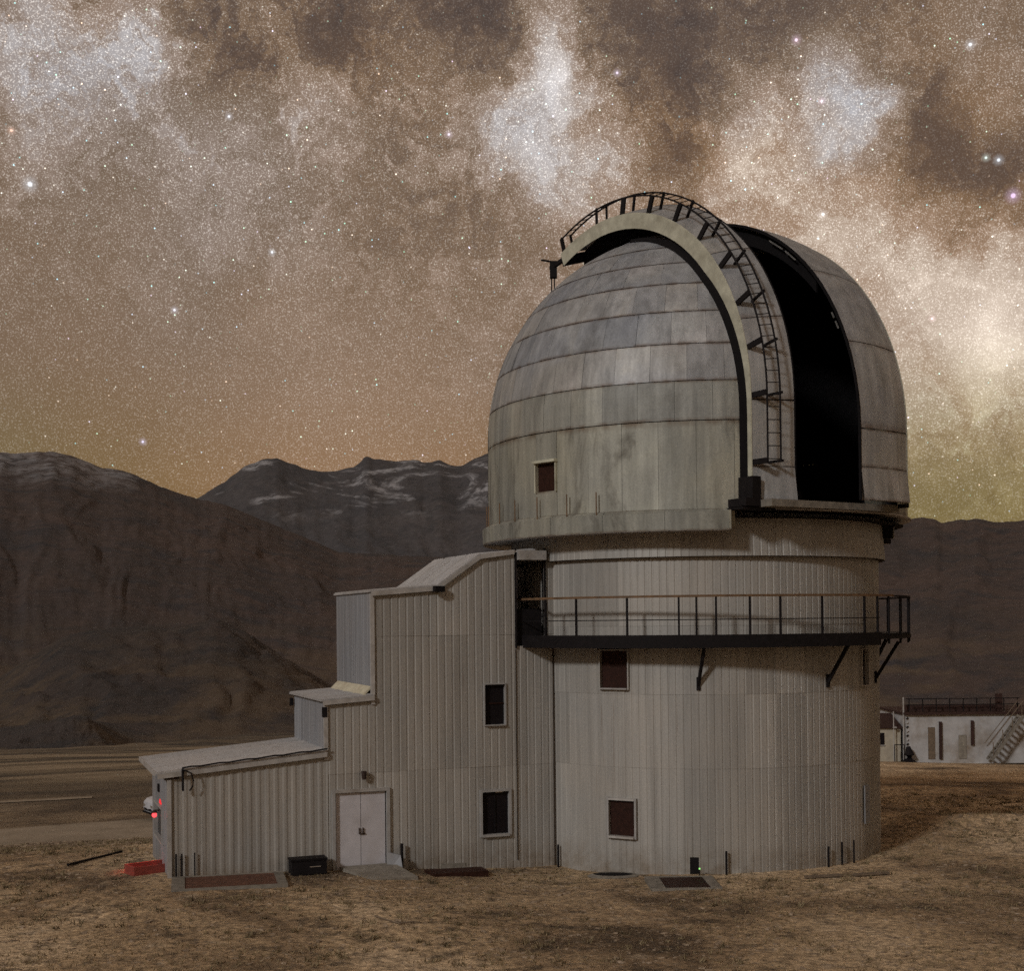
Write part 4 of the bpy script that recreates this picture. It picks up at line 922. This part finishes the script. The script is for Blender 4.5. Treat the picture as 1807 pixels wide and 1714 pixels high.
# ------------------------------------------------------------------ car parked on the road
def car(loc, rz):
    r_ = thing('parked_car', loc, 'white car parked on the dirt road, mostly hidden behind the annex', 'car')
    ca, sa = math.cos(rz), math.sin(rz)
    Q = lambda x, y, z_: (loc[0]+x*ca-y*sa, loc[1]+x*sa+y*ca, loc[2]+z_)
    white = plain('car paint', (.52, .53, .57, 1), .3, 0, .06)
    prof_ = [(-2.05, .42), (-2.12, .70), (-2.08, 1.0), (-1.92, 1.18), (-1.50, 1.28), (-.98, 1.70), (-.3, 1.86), (1.2, 1.86), (1.85, 1.7), (2.05, 1.05), (2.08, .5), (1.9, .34), (-1.9, .34)]
    V_ = []; F_ = []; n = len(prof_); ys = [(-.86, .97), (-.80, 1.0), (0, 1.02), (.80, 1.0), (.86, .97)]
    for y, s_ in ys:
        for x, z_ in prof_: V_.append(Q(x*s_, y*(1-.16*max(0, z_-1.0)), z_))
    for j in range(len(ys)-1):
        for i in range(n): i2 = (i+1) % n; F_.append((j*n+i, j*n+i2, (j+1)*n+i2, (j+1)*n+i))
    F_ += [tuple(range(n))[::-1], tuple((len(ys)-1)*n+i for i in range(n))]
    body = obj('body', V_, F_, white, r_)
    obj('windscreen', [Q(-1.46, -.70, 1.31), Q(-1.46, .70, 1.31), Q(-1.02, .64, 1.665), Q(-1.02, -.64, 1.665)], [(0, 1, 2, 3)], M['glass'], r_).location = (-.012*ca, -.012*sa, .012)
    for s_ in (-1, 1):
        obj('side_window', [Q(-1.3, s_*.855, 1.22), Q(1.75, s_*.855, 1.22), Q(1.6, s_*.79, 1.66), Q(-.85, s_*.79, 1.64)], [(0, 1, 2, 3)], M['glass'], r_)
        MB().box(Q(-2.09, s_*.58, .80), (.08, .34, .16), rz).build('headlight', M['polish'], r_)
        for x in (-1.35, 1.35):
            wl = MB(); wl.tube([Q(x, s_*.70, .33), Q(x, s_*.88, .33)], .33, 18); wh = wl.build('wheel', M['black'], r_)
            MB().tube([Q(x, s_*.87, .33), Q(x, s_*.895, .33)], .19, 12).build('rim', M['polish'], wh)
    MB().box(Q(-2.11, 0, .60), (.06, 1.2, .14), rz).build('grille', M['black'], r_)
    MB().box(Q(-2.10, 0, .42), (.10, 1.7, .10), rz).build('bumper', M['black'], r_)
cx_, cy_ = -24.75, 37.6
car((cx_, cy_, gz(cx_, cy_)+.12), R_(34))

# ------------------------------------------------------------------ outbuildings on the right
BX, BY = 19.2, 43.7
g = -2.3
M['wallw'] = plain('stained whitewash', (.46, .46, .47, 1), .8, 0, .15, 1.2, (.22, .17, .12, 1), .85)
M['wallc'] = plain('cream render', (.46, .42, .34, 1), .8, 0, .15, 2, (.25, .2, .15, 1), .4)
M['maroon'] = plain('dark maroon board', (.05, .028, .024, 1), .8, 0, .3)
ob_ = thing('outbuilding', (BX, BY, g), 'long low whitewashed outbuilding with a dark railed roof, right background', 'building')
MB().box((BX+7, BY+3, g+1.25), (14, 6, 3.1)).build('wall', M['wallw'], ob_)
rf = MB().box((BX+7.0, BY+2.95, g+2.86), (14.3, 6.4, .12)).build('roof', M['maroon'], ob_)
MB().box((BX+3.1, BY+.9, g+3.15), (5.9, .06, .46)).build('parapet_board', M['maroon'], rf)
for i in range(9): MB().box((BX+.15+i*.85, BY-.1, g+3.38), (.05, .05, .8)).build('roof_post', M['black'], rf)
for z_ in (3.42, 3.80): MB().box((BX+3.5, BY-.16, g+z_), (7.1, .05, .05)).build('roof_rail', M['black'], rf)
MB().box((BX+6.0, BY+.5, g+3.5), (.35, .35, 1.1)).build('chimney', M['maroon'], rf)
for x, z0, z1 in ((2.1, .0, 2.35), (4.1, .85, 2.4)): MB().box((BX+x, BY-.09, g+(z0+z1)/2), (.16, .14, z1-z0)).build('downpipe', M['maroon'], ob_)
MB().box((BX+1.55, BY-.03, g+1.0), (.42, .04, 2.0)).build('boarded_door', M['dirtwood'], ob_)
MB().box((BX+3.5, BY-.025, g+.75), (.5, .03, 1.5)).build('grey_patch', M['conc'], ob_)
# stair
st_ = thing('outdoor_stair', (BX+5.6, BY-.8, g), 'steep metal stair against the outbuilding wall at the right edge', 'stair')
for y in (-.4, -1.2):
    MB().bar((BX+4.9, BY+y, g+.0), (BX+6.9, BY+y, g+2.75), .05, .18).build('stringer', M['conc'], st_)
    MB().bar((BX+4.75, BY+y, g+1.0), (BX+6.9, BY+y, g+3.7), .03, .04).build('handrail', M['dirtwood'], st_)
for i in range(10): MB().box((BX+5.0+i*.2, BY-.8, g+.2+i*.27), (.22, .74, .03)).build('tread', M['conc'], st_)
for i in range(4): MB().box((BX+5.0+i*.6, BY-1.2, g+.65+i*.76), (.04, .04, 1.0)).build('baluster', M['dirtwood'], st_)
# cream shed
sh = thing('shed', (BX-1.3, BY+1.5, g), 'small cream shed with a dark maroon roof beside the tower', 'shed')
MB().box((BX-1.45, BY+1.8, g+.85), (2.5, 2.4, 2.1)).build('wall', M['wallc'], sh)
MB().hexa([(BX-2.85, BY+.45, g+1.92), (BX-.1, BY+.45, g+1.9), (BX-.1, BY+3.1, g+2.5), (BX-2.85, BY+3.1, g+2.5), (BX-2.85, BY+.45, g+2.0), (BX-.1, BY+.45, g+1.98), (BX-.1, BY+3.1, g+2.7), (BX-2.85, BY+3.1, g+2.7)]).build('roof', M['maroon'], sh)
wn = MB().box((BX-1.5, BY+.58, g+1.25), (.5, .05, .75)).build('window', M['glass'], sh)
MB().box((BX-1.5, BY+.56, g+.84), (.6, .1, .06)).build('window_sill', M['trim'], wn)
fr = thing('pipe_frame', (BX-.6, BY-.3, g), 'thin dark pipe frame standing before the cream shed', 'frame')
for x in (-.85, -.25): MB().tube([(BX+x, BY-.3, g-.1), (BX+x, BY-.3, g+.95)], .03, 6).build('post', M['black'], fr)
MB().tube([(BX-.85, BY-.3, g+.95), (BX-.25, BY-.3, g+.95)], .03, 6).build('crossbar', M['black'], fr)
pl_ = thing('white_mast', (BX-.75, BY+.2, g), 'thin pale mast with white fittings by the shed', 'mast')
MB().tube([(BX-.75, BY+.2, g-.1), (BX-.75, BY+.2, g+3.0)], .035, 6).build('pole', M['trim'], pl_)
MB().box((BX-.70, BY+.15, g+2.0), (.22, .08, .10)).build('fitting', M['whitef'], pl_)
pl_ = thing('roof_mast', (BX-.12, BY+.6, g), 'short pale post at the left corner of the whitewashed outbuilding', 'post')
MB().tube([(BX-.12, BY+.2, g-.1), (BX-.12, BY+.2, g+3.9)], .05, 6).build('pole', M['trim'], pl_)
for i in range(7): MB().tube([(BX-.02, BY-.05, g+.9+i*.27), (BX+.10, BY-.05, g+1.0+i*.27)], .05, 6).build('bracket', M['whitef'] if i % 2 else M['black'], pl_)
mb = MB(); mb.tube([(BX+.0, BY-.5, g-.1), (BX+.02, BY-.5, g+.35), (BX-.05, BY-.5, g+.85)], .48, 9, r1=.12)
tag(mb.build('tarp_heap', M['black']), 'dark covered heap at the corner of the whitewashed outbuilding', 'heap')

# ------------------------------------------------------------------ loose stones and dry grass
def scatter(n, rmin, rmax, seed):
    r = np.random.RandomState(seed); a = r.uniform(-.47, .47, n); d = np.sqrt(r.uniform(rmin**2, rmax**2, n))
    x = CAM.x+np.sin(a)*d; y = CAM.y+np.cos(a)*d
    lx = (x-CORNER.x)*UU.x+(y-CORNER.y)*UU.y; ld_ = (x-CORNER.x)*NN.x+(y-CORNER.y)*NN.y
    ok = (np.hypot(x, y) > RT+.1) & ~((lx > -.2) & (lx < 11) & (ld_ > -.12) & (ld_ < DEP+.2))
    for bx, by, br in ((-12.55, -7.35, 1.35), (-1.28, -6.55, .95), (-9.3, -5.4, 1.0), (-7.1, -5.2, .9), (-15.15, -5.35, .8)): ok &= np.hypot(x-bx, y-by) > br
    x, y, d = x[ok], y[ok], d[ok]
    return x, y, ground_z(x, y), d, r
x, y, zg, d, r = scatter(42000, 20, 62, 5)
t6 = np.arange(6)*math.pi/3
ico = np.concatenate([np.stack([np.cos(t6), np.sin(t6), 0*t6-.1], -1), np.stack([.72*np.cos(t6+.4), .72*np.sin(t6+.4), 0*t6+.42], -1), [(0, 0, .58)]])
icf = np.array([f for i in range(6) for f in ((i, (i+1) % 6, 6+(i+1) % 6), (i, 6+(i+1) % 6, 6+i), (6+i, 6+(i+1) % 6, 12))])
n = len(x); s_ = .014+.07*r.rand(n)**8; s_ = s_*(.8+d/60)
th = r.uniform(0, 6.28, n); P_ = np.repeat(ico[None], n, 0)*(.75+.5*r.rand(n, 13, 1)); cx2, sx2 = np.cos(th)[:, None], np.sin(th)[:, None]
px = P_[..., 0]*cx2*1.2-P_[..., 1]*sx2*.8; py = P_[..., 0]*sx2*1.2+P_[..., 1]*cx2*.8
V = np.stack([x[:, None]+px*s_[:, None], y[:, None]+py*s_[:, None], zg[:, None]+(P_[..., 2]*.8-.2)*s_[:, None]], -1).reshape(-1, 3)
F = (icf[None]+np.arange(n)[:, None, None]*13).reshape(-1, 3)
mt, k, b = material('loose stone', .9)
ob = k.new('ShaderNodeTexCoord').outputs['Object']
k.put(b.inputs['Base Color'], k.ramp(k.noise(ob, 1.7, 3, .8), [(.3, (.11, .08, .055)), (.5, (.28, .21, .145)), (.7, (.50, .40, .30))]))
tag(npobj('gravel', V, F, mt, None, False), 'loose stones strewn over the dry ground', 'gravel', kind='stuff')
x, y, zg, d, r = scatter(26000, 20, 56, 8)
den = fbm(x*.35, y*.35, 4); keep = (den+.25*r.rand(len(x))) > .58; x, y, zg, d = x[keep], y[keep], zg[keep], d[keep]
n = len(x); nb = 3
bx = np.repeat(x, nb)+r.normal(0, .05, n*nb); by = np.repeat(y, nb)+r.normal(0, .05, n*nb); bz = ground_z(bx, by)-.01
h_ = r.uniform(.03, .10, n*nb); aa = r.uniform(0, 6.28, n*nb); wv = r.uniform(.008, .022, n*nb)
tx, ty = np.cos(aa)*wv, np.sin(aa)*wv; lx_, ly_ = r.normal(0, .05, n*nb), r.normal(0, .05, n*nb)
V = np.stack([np.stack([bx-tx, by-ty, bz], -1), np.stack([bx+tx, by+ty, bz], -1), np.stack([bx+lx_, by+ly_, bz+h_], -1)], 1).reshape(-1, 3)
F = np.arange(n*nb*3).reshape(-1, 3)
mt, k, b = material('dry grass blade', .9)
ob = k.new('ShaderNodeTexCoord').outputs['Object']
k.put(b.inputs['Base Color'], k.ramp(k.noise(ob, .9, 5, .7), [(.3, (.10, .075, .038)), (.5, (.22, .165, .085)), (.7, (.36, .28, .17))]))
tag(npobj('dry_grass', V, F, mt, None, False), 'short dry grass in patches on the stony ground', 'grass', kind='stuff')

# tussocks: thicker clumps of the same dry grass
x, y, zg, d, r = scatter(2600, 20, 58, 21)
den = fbm(x*.3+5, y*.3, 4); keep = den > .47; x, y, zg, d = x[keep], y[keep], zg[keep], d[keep]
n = len(x); nb = 16; sz = np.repeat(r.uniform(.5, 1.5, n), nb)
bx = np.repeat(x, nb)+r.normal(0, .06, n*nb)*sz; by = np.repeat(y, nb)+r.normal(0, .06, n*nb)*sz; bz = ground_z(bx, by)-.01
h_ = r.uniform(.05, .13, n*nb)*sz; aa = r.uniform(0, 6.28, n*nb); wv = r.uniform(.01, .022, n*nb)
tx, ty = np.cos(aa)*wv, np.sin(aa)*wv; lx_, ly_ = r.normal(0, .07, n*nb)*sz, r.normal(0, .07, n*nb)*sz
V = np.stack([np.stack([bx-tx, by-ty, bz], -1), np.stack([bx+tx, by+ty, bz], -1), np.stack([bx+lx_, by+ly_, bz+h_], -1)], 1).reshape(-1, 3)
F = np.arange(n*nb*3).reshape(-1, 3)
mt, k, b = material('tussock blade', .9)
ob = k.new('ShaderNodeTexCoord').outputs['Object']
k.put(b.inputs['Base Color'], k.ramp(k.noise(ob, 1.3, 4, .7), [(.32, (.07, .055, .03)), (.5, (.20, .155, .085)), (.68, (.42, .34, .21))]))
tag(npobj('grass_tussocks', V, F, mt, None, False), 'scattered dry grass tussocks on the stony ground', 'grass', kind='stuff')
